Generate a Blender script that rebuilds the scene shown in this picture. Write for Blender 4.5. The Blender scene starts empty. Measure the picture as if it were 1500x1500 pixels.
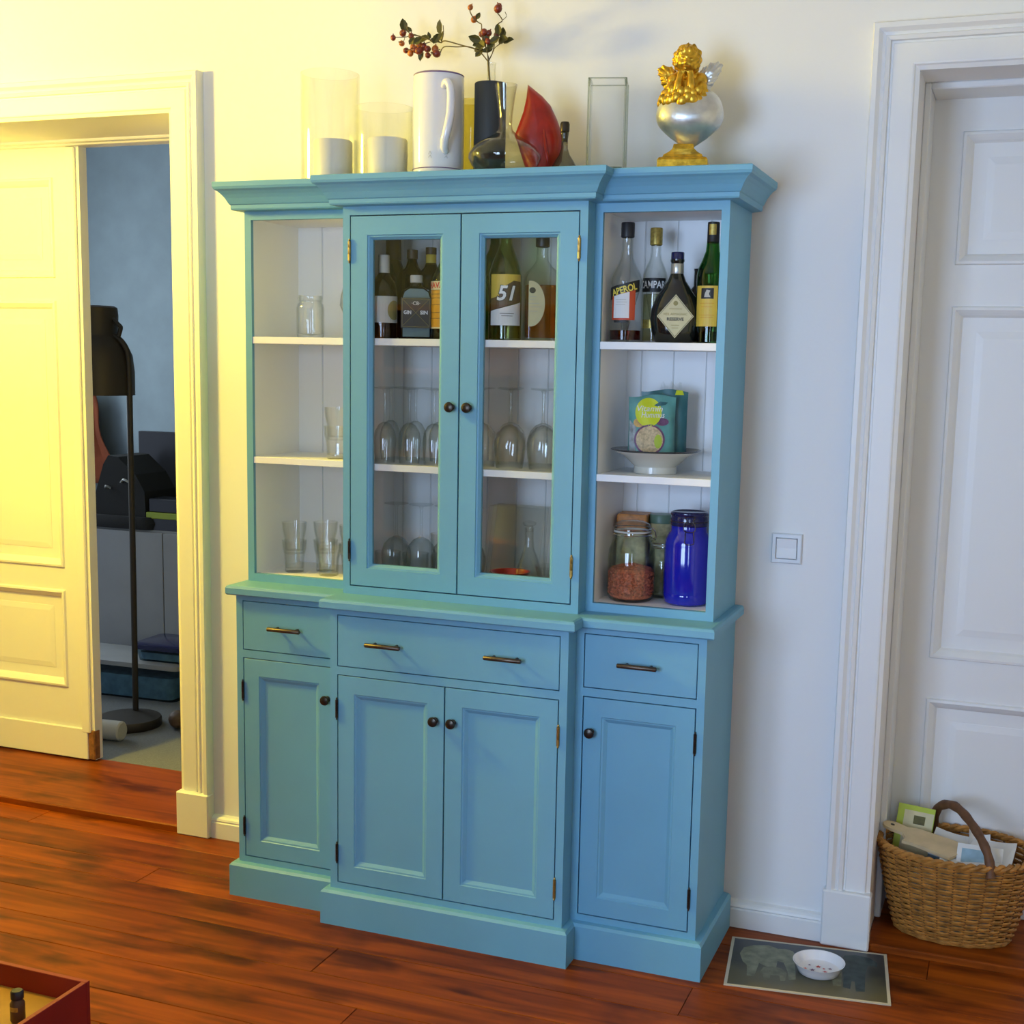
import bpy, bmesh, math, random
from mathutils import Vector, Matrix
random.seed(7)
PI = math.pi
sc = bpy.context.scene
C = sc.collection

# ------------------------------------------------------------------ camera
cam_d = bpy.data.cameras.new('camera'); cam = bpy.data.objects.new('camera', cam_d); C.objects.link(cam)
CAM = Vector((2.02979, -3.45507, 1.56183))
_r = Vector((0.9349866, 0.35412159, 0.01994909)); _u = Vector((-0.06974535, 0.12841929, 0.98926441)); _f = Vector((-0.34775804, 0.92634032, -0.14476864))
M = Matrix.Identity(4)
for i in range(3):
    M[i][0] = _r[i]; M[i][1] = _u[i]; M[i][2] = -_f[i]; M[i][3] = CAM[i]
cam.matrix_world = M
cam_d.sensor_width = 36.0; cam_d.lens = 36.0 * 1912.5 / 1500.0
cam_d.shift_x = -21.05 / 1500.0; cam_d.shift_y = 59.42 / 1500.0
cam_d.clip_start = 0.05
sc.camera = cam

# ------------------------------------------------------------------ light
sc.view_settings.view_transform = 'Standard'
try: sc.view_settings.look = 'None'
except Exception: pass
sc.view_settings.gamma = 1.0
sc.view_settings.use_curve_mapping = False
sc.view_settings.exposure = 0.0
sc.cycles.use_denoising = True
sc.cycles.max_bounces = 10; sc.cycles.diffuse_bounces = 5; sc.cycles.glossy_bounces = 4
sc.cycles.use_adaptive_sampling = True; sc.cycles.adaptive_threshold = 0.025
sc.cycles.transparent_max_bounces = 48; sc.cycles.transmission_bounces = 8
sc.cycles.sample_clamp_indirect = 6.0
sc.cycles.caustics_reflective = False; sc.cycles.caustics_refractive = False
w = bpy.data.worlds.new('overcast_sky'); sc.world = w; w.use_nodes = True
w.node_tree.nodes['Background'].inputs[0].default_value = (0.62, 0.74, 1.0, 1)
w.node_tree.nodes['Background'].inputs[1].default_value = 1.0

def area(name, loc, rot, sx, sy, col, power):
    d = bpy.data.lights.new(name, 'AREA'); d.shape = 'RECTANGLE'; d.size = sx; d.size_y = sy
    d.color = col; d.energy = power
    o = bpy.data.objects.new(name, d); C.objects.link(o); o.location = loc; o.rotation_euler = rot
    return o
# daylight entering through the two windows of the wall behind the camera
DAY = (0.47, 0.66, 1.0)
area('daylight_casement', (0.01, -4.26, 1.42), (PI/2, 0, 0), 0.62, 1.36, DAY, 51)
area('daylight_casement', (0.75, -4.26, 1.42), (PI/2, 0, 0), 0.62, 1.36, DAY, 51)
area('daylight_casement', (2.35, -4.26, 1.42), (PI/2, 0, 0), 0.20, 1.36, DAY, 15)
# area light added as daylight for the neighbouring room; no window modelled there
area('added_daylight_next_room', (-3.5, 1.75, 1.7), (PI/2, 0, -PI/2), 1.1, 1.6, (0.74, 0.86, 0.95), 34)
# the warm lamp that hangs left of the doorway, outside the frame
ld = bpy.data.lights.new('warm_bulb', 'POINT'); ld.color = (1.0, 0.76, 0.085); ld.energy = 195; ld.shadow_soft_size = 0.13
lo = bpy.data.objects.new('warm_bulb', ld); C.objects.link(lo); lo.location = (-1.5, -0.95, 2.34)

# ------------------------------------------------------------------ materials
MATS = {}
def nmat(name):
    m = bpy.data.materials.new(name); m.use_nodes = True
    nt = m.node_tree; b = nt.nodes['Principled BSDF']
    MATS[name] = m
    return m, nt, b
def pm(name, col, rough=0.5, metal=0.0, bump=0.0, bscale=60.0, var=0.0, vscale=6.0, coat=0.0, spec=None, emit=None):
    m, nt, b = nmat(name)
    b.inputs['Base Color'].default_value = (*col, 1); b.inputs['Roughness'].default_value = rough
    b.inputs['Metallic'].default_value = metal
    if coat: b.inputs['Coat Weight'].default_value = coat; b.inputs['Coat Roughness'].default_value = 0.08
    if spec is not None: b.inputs['Specular IOR Level'].default_value = spec
    tc = nt.nodes.new('ShaderNodeTexCoord')
    if var:
        n = nt.nodes.new('ShaderNodeTexNoise'); n.inputs['Scale'].default_value = vscale; n.inputs['Detail'].default_value = 4
        r = nt.nodes.new('ShaderNodeValToRGB')
        r.color_ramp.elements[0].position = 0.3; r.color_ramp.elements[1].position = 0.7
        r.color_ramp.elements[0].color = (*[c * (1 - var) for c in col], 1)
        r.color_ramp.elements[1].color = (*[min(1, c * (1 + var)) for c in col], 1)
        nt.links.new(tc.outputs['Object'], n.inputs['Vector']); nt.links.new(n.outputs['Fac'], r.inputs['Fac'])
        nt.links.new(r.outputs['Color'], b.inputs['Base Color'])
    if bump:
        n2 = nt.nodes.new('ShaderNodeTexNoise'); n2.inputs['Scale'].default_value = bscale; n2.inputs['Detail'].default_value = 3
        bp = nt.nodes.new('ShaderNodeBump'); bp.inputs['Strength'].default_value = bump; bp.inputs['Distance'].default_value = 0.002
        nt.links.new(tc.outputs['Object'], n2.inputs['Vector']); nt.links.new(n2.outputs['Fac'], bp.inputs['Height'])
        nt.links.new(bp.outputs['Normal'], b.inputs['Normal'])
    return m
def thin_glass(name, tint=(1, 1, 1), edge=(0.55, 0.58, 0.56), rough=0.02, ior=1.5, spec=(1, 1, 1), blend=0.25):
    m = bpy.data.materials.new(name); m.use_nodes = True; nt = m.node_tree; nt.nodes.clear(); MATS[name] = m
    out = nt.nodes.new('ShaderNodeOutputMaterial'); mx = nt.nodes.new('ShaderNodeMixShader')
    tr = nt.nodes.new('ShaderNodeBsdfTransparent'); gl = nt.nodes.new('ShaderNodeBsdfGlossy'); gl.inputs['Roughness'].default_value = rough
    gl.inputs['Color'].default_value = (*spec, 1)
    lf = nt.nodes.new('ShaderNodeLayerWeight'); lf.inputs['Blend'].default_value = 0.5
    pw = nt.nodes.new('ShaderNodeMath'); pw.operation = 'POWER'; pw.inputs[1].default_value = 5.0
    fr = nt.nodes.new('ShaderNodeMath'); fr.operation = 'MULTIPLY_ADD'; fr.inputs[1].default_value = 0.75; fr.inputs[2].default_value = 0.035
    nt.links.new(lf.outputs['Facing'], pw.inputs[0]); nt.links.new(pw.outputs[0], fr.inputs[0])
    lw = nt.nodes.new('ShaderNodeLayerWeight'); lw.inputs['Blend'].default_value = blend
    mc = nt.nodes.new('ShaderNodeMix'); mc.data_type = 'RGBA'
    mc.inputs[6].default_value = (*tint, 1); mc.inputs[7].default_value = (*[a * b for a, b in zip(tint, edge)], 1)
    nt.links.new(lw.outputs['Facing'], mc.inputs[0]); nt.links.new(mc.outputs[2], tr.inputs['Color'])
    nt.links.new(fr.outputs[0], mx.inputs[0]); nt.links.new(tr.outputs[0], mx.inputs[1]); nt.links.new(gl.outputs[0], mx.inputs[2])
    nt.links.new(mx.outputs[0], out.inputs['Surface'])
    return m
def wood(name, cols, scale=(2.0, 26.0, 26.0), rough=0.35, coat=0.0, knots=True, per_object=0.25, bump=0.08, spec=0.5):
    m, nt, b = nmat(name)
    tc = nt.nodes.new('ShaderNodeTexCoord'); mp = nt.nodes.new('ShaderNodeMapping'); mp.inputs['Scale'].default_value = scale
    oi = nt.nodes.new('ShaderNodeObjectInfo')
    ad = nt.nodes.new('ShaderNodeVectorMath'); ad.operation = 'ADD'
    ml = nt.nodes.new('ShaderNodeVectorMath'); ml.operation = 'SCALE'; ml.inputs['Scale'].default_value = 40
    cmb = nt.nodes.new('ShaderNodeCombineXYZ')
    for k in range(3): nt.links.new(oi.outputs['Random'], cmb.inputs[k])
    nt.links.new(cmb.outputs[0], ml.inputs[0]); nt.links.new(tc.outputs['Object'], mp.inputs['Vector'])
    nt.links.new(mp.outputs[0], ad.inputs[0]); nt.links.new(ml.outputs[0], ad.inputs[1])
    n = nt.nodes.new('ShaderNodeTexNoise'); n.inputs['Scale'].default_value = 1.0; n.inputs['Detail'].default_value = 6; n.inputs['Distortion'].default_value = 0.8
    nt.links.new(ad.outputs[0], n.inputs['Vector'])
    r = nt.nodes.new('ShaderNodeValToRGB'); els = r.color_ramp.elements
    els[0].position = 0.28; els[0].color = (*cols[0], 1); els[1].position = 0.72; els[1].color = (*cols[2], 1)
    e = els.new(0.5); e.color = (*cols[1], 1)
    nt.links.new(n.outputs['Fac'], r.inputs['Fac'])
    last = r.outputs['Color']
    if knots:                                           # blotchy stains and knots, larger than the grain
        n3 = nt.nodes.new('ShaderNodeTexNoise'); n3.inputs['Scale'].default_value = 1.0; n3.inputs['Detail'].default_value = 3
        mp3 = nt.nodes.new('ShaderNodeMapping'); mp3.inputs['Scale'].default_value = (4.0, 9.0, 9.0)
        ad3 = nt.nodes.new('ShaderNodeVectorMath'); ad3.operation = 'ADD'
        nt.links.new(tc.outputs['Object'], mp3.inputs['Vector']); nt.links.new(mp3.outputs[0], ad3.inputs[0]); nt.links.new(ml.outputs[0], ad3.inputs[1])
        nt.links.new(ad3.outputs[0], n3.inputs['Vector'])
        r3 = nt.nodes.new('ShaderNodeValToRGB'); r3.color_ramp.elements[0].position = 0.30; r3.color_ramp.elements[0].color = (0.36, 0.33, 0.33, 1)
        r3.color_ramp.elements[1].position = 0.46; r3.color_ramp.elements[1].color = (1, 1, 1, 1)
        nt.links.new(n3.outputs['Fac'], r3.inputs['Fac'])
        mm = nt.nodes.new('ShaderNodeMix'); mm.data_type = 'RGBA'; mm.blend_type = 'MULTIPLY'; mm.inputs[0].default_value = 1.0
        nt.links.new(last, mm.inputs[6]); nt.links.new(r3.outputs['Color'], mm.inputs[7]); last = mm.outputs[2]
    hs = nt.nodes.new('ShaderNodeHueSaturation'); mr = nt.nodes.new('ShaderNodeMapRange')
    mr.inputs['To Min'].default_value = 1 - per_object; mr.inputs['To Max'].default_value = 1 + per_object
    nt.links.new(oi.outputs['Random'], mr.inputs['Value']); nt.links.new(mr.outputs[0], hs.inputs['Value'])
    nt.links.new(last, hs.inputs['Color']); nt.links.new(hs.outputs[0], b.inputs['Base Color'])
    b.inputs['Roughness'].default_value = rough; b.inputs['Specular IOR Level'].default_value = spec
    if coat: b.inputs['Coat Weight'].default_value = coat; b.inputs['Coat Roughness'].default_value = 0.25
    bp = nt.nodes.new('ShaderNodeBump'); bp.inputs['Strength'].default_value = bump; bp.inputs['Distance'].default_value = 0.002
    nt.links.new(n.outputs['Fac'], bp.inputs['Height']); nt.links.new(bp.outputs['Normal'], b.inputs['Normal'])
    return m

pm('plaster', (0.80, 0.79, 0.77), 0.85, bump=0.15, bscale=90)
pm('sage_plaster', (0.30, 0.34, 0.36), 0.9, bump=0.1)
pm('ceiling_plaster', (0.62, 0.62, 0.61), 0.9, bump=0.1)
pm('white_lacquer', (0.78, 0.78, 0.76), 0.42, bump=0.06, bscale=25)
pm('blue_plaster', (0.27, 0.34, 0.38), 0.85, bump=0.15, var=0.08)
pm('carpet', (0.16, 0.17, 0.17), 0.95, bump=0.6, bscale=400, var=0.15, vscale=200)
wood('floor_wood', [(0.095, 0.018, 0.0015), (0.215, 0.043, 0.003), (0.325, 0.070, 0.004)], rough=0.42, coat=0.0, spec=0.14)
wood('threshold_wood', [(0.12, 0.024, 0.002), (0.23, 0.048, 0.004), (0.32, 0.072, 0.005)], rough=0.42, coat=0.0, spec=0.14)
pm('cabinet_blue', (0.142, 0.372, 0.520), 0.45, bump=0.08, bscale=35, var=0.03)
pm('cabinet_white', (0.86, 0.86, 0.84), 0.5, bump=0.05)
pm('dark_gap', (0.03, 0.04, 0.045), 0.9)
pm('bronze', (0.055, 0.045, 0.035), 0.32, metal=0.85, var=0.2, vscale=40)
pm('pewter', (0.11, 0.085, 0.065), 0.38, metal=0.9, var=0.2, vscale=60)
pm('brass', (0.42, 0.30, 0.09), 0.35, metal=0.9, var=0.15, vscale=50)
pm('chrome', (0.7, 0.7, 0.7), 0.15, metal=1.0)
thin_glass('clear_glass', (0.994, 0.996, 0.992), (0.70, 0.72, 0.68))
thin_glass('jar_glass', (0.96, 0.97, 0.955), (0.50, 0.52, 0.48))
thin_glass('vase_glass', (0.992, 0.994, 0.985), (0.82, 0.83, 0.76))
thin_glass('rim_glass', (0.78, 0.81, 0.76), (0.6, 0.62, 0.58))
thin_glass('pane_glass', (0.99, 0.995, 0.985), (0.97, 0.985, 0.96))
thin_glass('smoke_glass', (0.955, 0.955, 0.93), (0.72, 0.70, 0.66))
thin_glass('grey_glass', (0.62, 0.62, 0.58), (0.35, 0.35, 0.33))
thin_glass('yellow_glass', (0.93, 0.90, 0.62), (0.6, 0.6, 0.35))
thin_glass('green_glass', (0.30, 0.60, 0.27), (0.35, 0.45, 0.3))
thin_glass('pale_green_glass', (0.83, 0.91, 0.68), (0.45, 0.55, 0.35))
thin_glass('dark_glass', (0.26, 0.24, 0.13), (0.3, 0.3, 0.25))
thin_glass('blue_glass', (0.50, 0.60, 0.62), (0.4, 0.5, 0.5))
thin_glass('amber_liquid', (0.93, 0.52, 0.12), (0.6, 0.45, 0.3))
thin_glass('red_liquid', (0.42, 0.05, 0.03), (0.5, 0.3, 0.3))
thin_glass('straw_liquid', (0.80, 0.80, 0.60), (0.7, 0.7, 0.5))
pm('black_plastic', (0.012, 0.013, 0.018), 0.38)
pm('black_glossy', (0.010, 0.011, 0.010), 0.10, coat=0.5)
pm('charcoal_ceramic', (0.028, 0.033, 0.034), 0.6, var=0.1)
pm('white_ceramic', (0.78, 0.76, 0.76), 0.18, coat=0.4)
pm('violet_band', (0.20, 0.13, 0.24), 0.4)
pm('candle_wax', (0.72, 0.70, 0.66), 0.45, spec=0.4)
pm('red_ceramic', (0.36, 0.014, 0.004), 0.28, coat=0.15, var=0.25, vscale=25)
pm('gold', (0.68, 0.39, 0.035), 0.34, metal=0.85, bump=0.25, bscale=160, var=0.30, vscale=70)
pm('silver_leaf', (0.66, 0.66, 0.62), 0.36, metal=0.85, bump=0.3, bscale=90, var=0.12, vscale=40)
pm('cobalt', (0.006, 0.012, 0.36), 0.12, coat=0.6)
pm('dark_cobalt', (0.008, 0.010, 0.07), 0.2, coat=0.4)
pm('berry', (0.20, 0.030, 0.012), 0.35, var=0.5, vscale=60)
pm('berry_orange', (0.45, 0.12, 0.015), 0.35, var=0.3, vscale=60)
pm('leaf_olive', (0.10, 0.085, 0.015), 0.6, var=0.4, vscale=50)
pm('twig', (0.14, 0.10, 0.03), 0.7)
pm('paper_white', (0.72, 0.72, 0.70), 0.7, var=0.04)
pm('paper_cream', (0.62, 0.56, 0.33), 0.7, var=0.06, vscale=30)
pm('paper_greyish', (0.50, 0.49, 0.44), 0.7, var=0.05)
pm('label_black', (0.012, 0.012, 0.012), 0.5)
pm('label_brown', (0.09, 0.05, 0.02), 0.5)
pm('label_red', (0.50, 0.06, 0.015), 0.5)
pm('label_orange', (0.60, 0.29, 0.02), 0.5)
pm('label_yellow', (0.66, 0.46, 0.06), 0.5)
pm('ink_yellow', (0.75, 0.60, 0.08), 0.5)
pm('ink_white', (0.78, 0.78, 0.76), 0.5)
pm('ink_dark', (0.05, 0.045, 0.03), 0.6)
pm('ink_olive', (0.28, 0.24, 0.08), 0.6)
pm('ink_red', (0.55, 0.04, 0.03), 0.5)
pm('gold_foil', (0.45, 0.33, 0.08), 0.35, metal=0.6, var=0.3, vscale=120)
pm('silver_foil', (0.55, 0.55, 0.50), 0.3, metal=0.7)
pm('pouch_teal', (0.10, 0.30, 0.27), 0.35, var=0.25, vscale=18, bump=0.3, bscale=30)
pm('pouch_dark_teal', (0.03, 0.13, 0.14), 0.4, var=0.2, vscale=12)
pm('pouch_lime', (0.62, 0.68, 0.02), 0.4)
pm('pouch_food', (0.55, 0.42, 0.24), 0.5, var=0.3, vscale=160)
pm('pouch_grey', (0.33, 0.36, 0.36), 0.4, var=0.4, vscale=60)
pm('fig_purple', (0.16, 0.06, 0.14), 0.5, var=0.3, vscale=90)
pm('pale_orange', (0.58, 0.36, 0.12), 0.5, var=0.3, vscale=90)
pm('cream_glaze', (0.60, 0.58, 0.50), 0.25, coat=0.3)
pm('dark_glaze', (0.03, 0.028, 0.035), 0.25, coat=0.3)
pm('lentil', (0.50, 0.13, 0.055), 0.6, var=0.5, vscale=140)
pm('tin_orange', (0.50, 0.20, 0.05), 0.45, var=0.4, vscale=60)
pm('tin_cream', (0.52, 0.47, 0.25), 0.45, var=0.3, vscale=50)
pm('tin_green', (0.12, 0.20, 0.14), 0.4)
pm('wicker', (0.40, 0.175, 0.032), 0.55, var=0.4, vscale=40, bump=0.3, bscale=200)
pm('wicker_dark', (0.12, 0.05, 0.018), 0.6, var=0.3, vscale=40)
pm('board_cream', (0.60, 0.46, 0.26), 0.55, var=0.12, vscale=20)
pm('booklet_green', (0.42, 0.52, 0.03), 0.5)
pm('print_blue', (0.28, 0.42, 0.50), 0.4, var=0.2, vscale=30)
pm('mat_border', (0.52, 0.47, 0.35), 0.6)
pm('elephant_pale', (0.19, 0.20, 0.135), 0.6, var=0.35, vscale=35)
pm('elephant_dark', (0.035, 0.055, 0.055), 0.6, var=0.35, vscale=35)
pm('elephant_baby', (0.15, 0.155, 0.10), 0.6, var=0.3, vscale=40)
pm('red_lacquer', (0.24, 0.010, 0.008), 0.45, var=0.1)
pm('plywood', (0.36, 0.18, 0.03), 0.5, var=0.15, vscale=10)
pm('lamp_metal', (0.040, 0.032, 0.022), 0.5, metal=0.3)
pm('lamp_inside', (0.6, 0.55, 0.45), 0.5)
pm('black_cloth', (0.012, 0.012, 0.011), 0.85, bump=0.4, bscale=80)
pm('rust_cloth', (0.20, 0.045, 0.015), 0.9, bump=0.4, bscale=60, var=0.2)
pm('lime_plastic', (0.28, 0.36, 0.02), 0.5)
pm('grey_white_board', (0.30, 0.31, 0.31), 0.6, var=0.05)
pm('teal_plastic', (0.035, 0.16, 0.18), 0.4)
thin_glass('tub_plastic', (0.55, 0.66, 0.72), (0.6, 0.7, 0.75), rough=0.2)
pm('switch_plastic', (0.66, 0.67, 0.68), 0.3)
pm('switch_bright', (0.82, 0.82, 0.82), 0.25)
pm('raw_wood', (0.22, 0.09, 0.03), 0.8, var=0.4, vscale=60)
# placemat print: grey sky at the top of the picture, olive ground below
def mat_print():
    m, nt, b = nmat('placemat_print')
    tc = nt.nodes.new('ShaderNodeTexCoord'); sp = nt.nodes.new('ShaderNodeSeparateXYZ'); nt.links.new(tc.outputs['Object'], sp.inputs[0])
    n = nt.nodes.new('ShaderNodeTexNoise'); n.inputs['Scale'].default_value = 14; n.inputs['Detail'].default_value = 5
    nt.links.new(tc.outputs['Object'], n.inputs['Vector'])
    a = nt.nodes.new('ShaderNodeMath'); a.operation = 'MULTIPLY_ADD'; a.inputs[1].default_value = 0.10
    nt.links.new(n.outputs['Fac'], a.inputs[0]); nt.links.new(sp.outputs['Y'], a.inputs[2])
    r = nt.nodes.new('ShaderNodeValToRGB'); mr = nt.nodes.new('ShaderNodeMapRange')
    mr.inputs['From Min'].default_value = -0.11; mr.inputs['From Max'].default_value = 0.20
    nt.links.new(a.outputs[0], mr.inputs['Value']); nt.links.new(mr.outputs[0], r.inputs['Fac'])
    els = r.color_ramp.elements
    els[0].position = 0.0; els[0].color = (0.10, 0.085, 0.035, 1); els[1].position = 1.0; els[1].color = (0.060, 0.066, 0.074, 1)
    e = els.new(0.35); e.color = (0.085, 0.080, 0.042, 1); e = els.new(0.55); e.color = (0.030, 0.036, 0.030, 1)
    nt.links.new(r.outputs['Color'], b.inputs['Base Color']); b.inputs['Roughness'].default_value = 0.4
mat_print()

# ------------------------------------------------------------------ helpers
def add_box(bm, x0, x1, y0, y1, z0, z1, bevel=0.0):
    vs = [bm.verts.new(p) for p in ((x0,y0,z0),(x1,y0,z0),(x1,y1,z0),(x0,y1,z0),(x0,y0,z1),(x1,y0,z1),(x1,y1,z1),(x0,y1,z1))]
    fs = [bm.faces.new([vs[i] for i in q]) for q in ((0,3,2,1),(4,5,6,7),(0,1,5,4),(1,2,6,5),(2,3,7,6),(3,0,4,7))]
    if bevel:
        es = list({e for f in fs for e in f.edges})
        bmesh.ops.bevel(bm, geom=es, offset=bevel, segments=1, affect='EDGES', profile=0.5)
    return bm
def box(*a, **k): return add_box(bmesh.new(), *a, **k)
def lathe(prof, seg=32, bm=None, cx=0, cy=0, closed=False):
    bm = bm or bmesh.new(); rings = []
    for r, z in prof:
        if r < 1e-6: rings.append([bm.verts.new((cx, cy, z))])
        else: rings.append([bm.verts.new((cx + r*math.sin(2*PI*k/seg), cy - r*math.cos(2*PI*k/seg), z)) for k in range(seg)])
    n = len(rings)
    for i in range(n if closed else n-1):
        A, B = rings[i], rings[(i+1) % n]
        for k in range(seg):
            a0, a1 = A[k % len(A)], A[(k+1) % len(A)]; b0, b1 = B[k % len(B)], B[(k+1) % len(B)]
            vs = []
            for v in (a0, a1, b1, b0):
                if v not in vs: vs.append(v)
            if len(vs) >= 3:
                try: bm.faces.new(vs)
                except ValueError: pass
    return bm
def tube(path, rad, seg=8, bm=None, caps=True):
    bm = bm or bmesh.new(); pts = [Vector(p) for p in path]; n = len(pts)
    rads = rad if isinstance(rad, (list, tuple)) else [rad]*n
    rings = []; up = Vector((0.13, 0.21, 0.97)).normalized()
    for i, p in enumerate(pts):
        t = (pts[min(i+1, n-1)] - pts[max(i-1, 0)]).normalized()
        a = t.cross(up)
        if a.length < 1e-3: a = t.cross(Vector((1, 0, 0)))
        a.normalize(); b = t.cross(a).normalized()
        rings.append([bm.verts.new(p + rads[i]*(math.cos(2*PI*k/seg)*a + math.sin(2*PI*k/seg)*b)) for k in range(seg)])
    for i in range(n-1):
        for k in range(seg): bm.faces.new((rings[i][k], rings[i][(k+1)%seg], rings[i+1][(k+1)%seg], rings[i+1][k]))
    if caps:
        bm.faces.new(list(reversed(rings[0]))); bm.faces.new(rings[-1])
    return bm
def smooth_path(pts, n=6):
    P = [Vector(p) for p in pts]; out = []
    for i in range(len(P)-1):
        p0 = P[max(i-1,0)]; p1 = P[i]; p2 = P[i+1]; p3 = P[min(i+2, len(P)-1)]
        for k in range(n):
            t = k/n
            out.append(0.5*((2*p1) + (p2-p0)*t + (2*p0-5*p1+4*p2-p3)*t*t + (3*p1-p0-3*p2+p3)*t**3))
    out.append(P[-1]); return out
def ball(bm, c, r, sub=2, scale=(1,1,1), rot=None):
    m = Matrix.Translation(Vector(c)) @ (rot.to_4x4() if rot else Matrix.Identity(4)) @ Matrix.Diagonal((r*scale[0], r*scale[1], r*scale[2], 1))
    bmesh.ops.create_icosphere(bm, subdivisions=sub, radius=1.0, matrix=m); return bm
def prism(outline, y0, y1, bm=None):                      # outline in x,z ; depth along y
    bm = bm or bmesh.new()
    a = [bm.verts.new((x, y0, z)) for x, z in outline]; b = [bm.verts.new((x, y1, z)) for x, z in outline]
    bm.faces.new(a); bm.faces.new(list(reversed(b))); n = len(a)
    for i in range(n): bm.faces.new((a[i], b[i], b[(i+1)%n], a[(i+1)%n]))
    return bm
def slab(outline, z0, z1, bm=None):                       # outline in x,y ; depth along z
    bm = bm or bmesh.new()
    a = [bm.verts.new((x, y, z0)) for x, y in outline]; b = [bm.verts.new((x, y, z1)) for x, y in outline]
    bm.faces.new(list(reversed(a))); bm.faces.new(b); n = len(a)
    for i in range(n): bm.faces.new((a[i], a[(i+1)%n], b[(i+1)%n], b[i]))
    return bm
def rect_ring(x0, x1, z0, z1, loops, bm=None):            # loops of (inset, y): a moulded frame around a rectangle
    bm = bm or bmesh.new(); R = []
    for ins, y in loops:
        R.append([bm.verts.new(p) for p in ((x0+ins,y,z0+ins),(x1-ins,y,z0+ins),(x1-ins,y,z1-ins),(x0+ins,y,z1-ins))])
    n = len(R)
    for i in range(n):
        for k in range(4): bm.faces.new((R[i][k], R[i][(k+1)%4], R[(i+1)%n][(k+1)%4], R[(i+1)%n][k]))
    return bm
def sweep(path, prof, bm=None, close_profile=False, caps=True):   # path of x,y corners (outward = left of travel), prof of (out, z)
    bm = bm or bmesh.new(); P = [Vector((p[0], p[1])) for p in path]; n = len(P); R = []
    for i in range(n):
        d0 = (P[i]-P[i-1]).normalized() if i else None; d1 = (P[i+1]-P[i]).normalized() if i < n-1 else None
        nn = lambda d: Vector((d.y, -d.x))
        if d0 is None: m = nn(d1)
        elif d1 is None: m = nn(d0)
        else:
            m = nn(d0)+nn(d1); m = m/(m.dot(nn(d0)))
        R.append([bm.verts.new((P[i].x+m.x*o, P[i].y+m.y*o, z)) for o, z in prof])
    k = len(prof)
    for i in range(n-1):
        for j in range(k if close_profile else k-1):
            bm.faces.new((R[i][j], R[i+1][j], R[i+1][(j+1)%k], R[i][(j+1)%k]))
    if close_profile and caps: bm.faces.new(R[0]); bm.faces.new(list(reversed(R[-1])))
    return bm, R
def casing_sweep(xs, ztop, prof, zbot=0.0, ybase=0.04):   # door casing up, across and down; prof of (outward, protrusion)
    bm = bmesh.new(); x0, x1 = xs; R = []
    for (x, z, sx, sz) in ((x0, zbot, -1, 0), (x0, ztop, -1, 1), (x1, ztop, 1, 1), (x1, zbot, 1, 0)):
        R.append([bm.verts.new((x+sx*o, ybase-p, z+sz*o)) for o, p in prof])
    k = len(prof)
    for i in range(3):
        for j in range(k-1): bm.faces.new((R[i][j], R[i][j+1], R[i+1][j+1], R[i+1][j]))
    return bm
def obj(name, bm, mat, parent=None, smooth=False, world=False, autos=None):
    bmesh.ops.recalc_face_normals(bm, faces=bm.faces[:])
    me = bpy.data.meshes.new(name); bm.to_mesh(me); bm.free()
    me.materials.append(MATS[mat] if isinstance(mat, str) else mat)
    if smooth:
        me.polygons.foreach_set('use_smooth', [True]*len(me.polygons))
        if autos is None: autos = 40
        try: me.set_sharp_from_angle(angle=math.radians(autos))
        except Exception: pass
    o = bpy.data.objects.new(name, me); C.objects.link(o)
    if parent is not None:
        o.parent = parent
        if world:
            p = parent; off = Vector((0, 0, 0))
            while p is not None: off += p.location; p = p.parent
            o.location = -off
    return o
def tag(o, label, cat, group=None):
    o['label'] = label; o['category'] = cat
    if group: o['group'] = group
    return o
def thing(name, label, cat, loc=(0,0,0), rotz=0.0, group=None):
    o = bpy.data.objects.new(name, None); C.objects.link(o); o.empty_display_size = 0.05
    o.location = loc; o.rotation_euler = (0, 0, rotz)
    return tag(o, label, cat, group)
def struct(name, bm, mat, smooth=False):
    o = obj(name, bm, mat, smooth=smooth); o['kind'] = 'structure'; return o
def dup(root, loc, rotz=0.0, label=None, parent=None):
    r = root.copy(); C.objects.link(r); r.location = loc; r.rotation_euler = (0, 0, rotz)
    if parent is not None: r.parent = parent
    if label: r['label'] = label
    for ch in list(root.children):
        c = ch.copy(); C.objects.link(c); c.parent = r
        for g in list(ch.children):
            d = g.copy(); C.objects.link(d); d.parent = c
    return r
def facing(x, y): return math.atan2(CAM.x - x, -(CAM.y - y))
def wrap(bm, r):
    for v in bm.verts:
        a = v.co.x / r; z = v.co.y; q = r + v.co.z
        v.co = Vector((q*math.sin(a), -q*math.cos(a), z))
def flat_label(outline, r=None, dy=0.0):                  # paper label, outline in (s, z); wrapped round radius r or flat at y = dy
    bm = bmesh.new(); bm.faces.new([bm.verts.new((x, z, 0)) for x, z in outline])
    if r:
        xs = [p[0] for p in outline]; a, b = min(xs), max(xs); n = max(2, int((b-a)/r/0.16))
        for i in range(1, n):
            bmesh.ops.bisect_plane(bm, geom=bm.verts[:]+bm.edges[:]+bm.faces[:], plane_co=(a+(b-a)*i/n, 0, 0), plane_no=(1, 0, 0))
        wrap(bm, r)
    else:
        for v in bm.verts: v.co = Vector((v.co.x, dy, v.co.y))
    return bm
def rectl(s0, s1, z0, z1): return [(s0,z0),(s1,z0),(s1,z1),(s0,z1)]
def circ(cx, cz, rx, rz, n=24): return [(cx+rx*math.cos(2*PI*k/n), cz+rz*math.sin(2*PI*k/n)) for k in range(n)]
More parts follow.
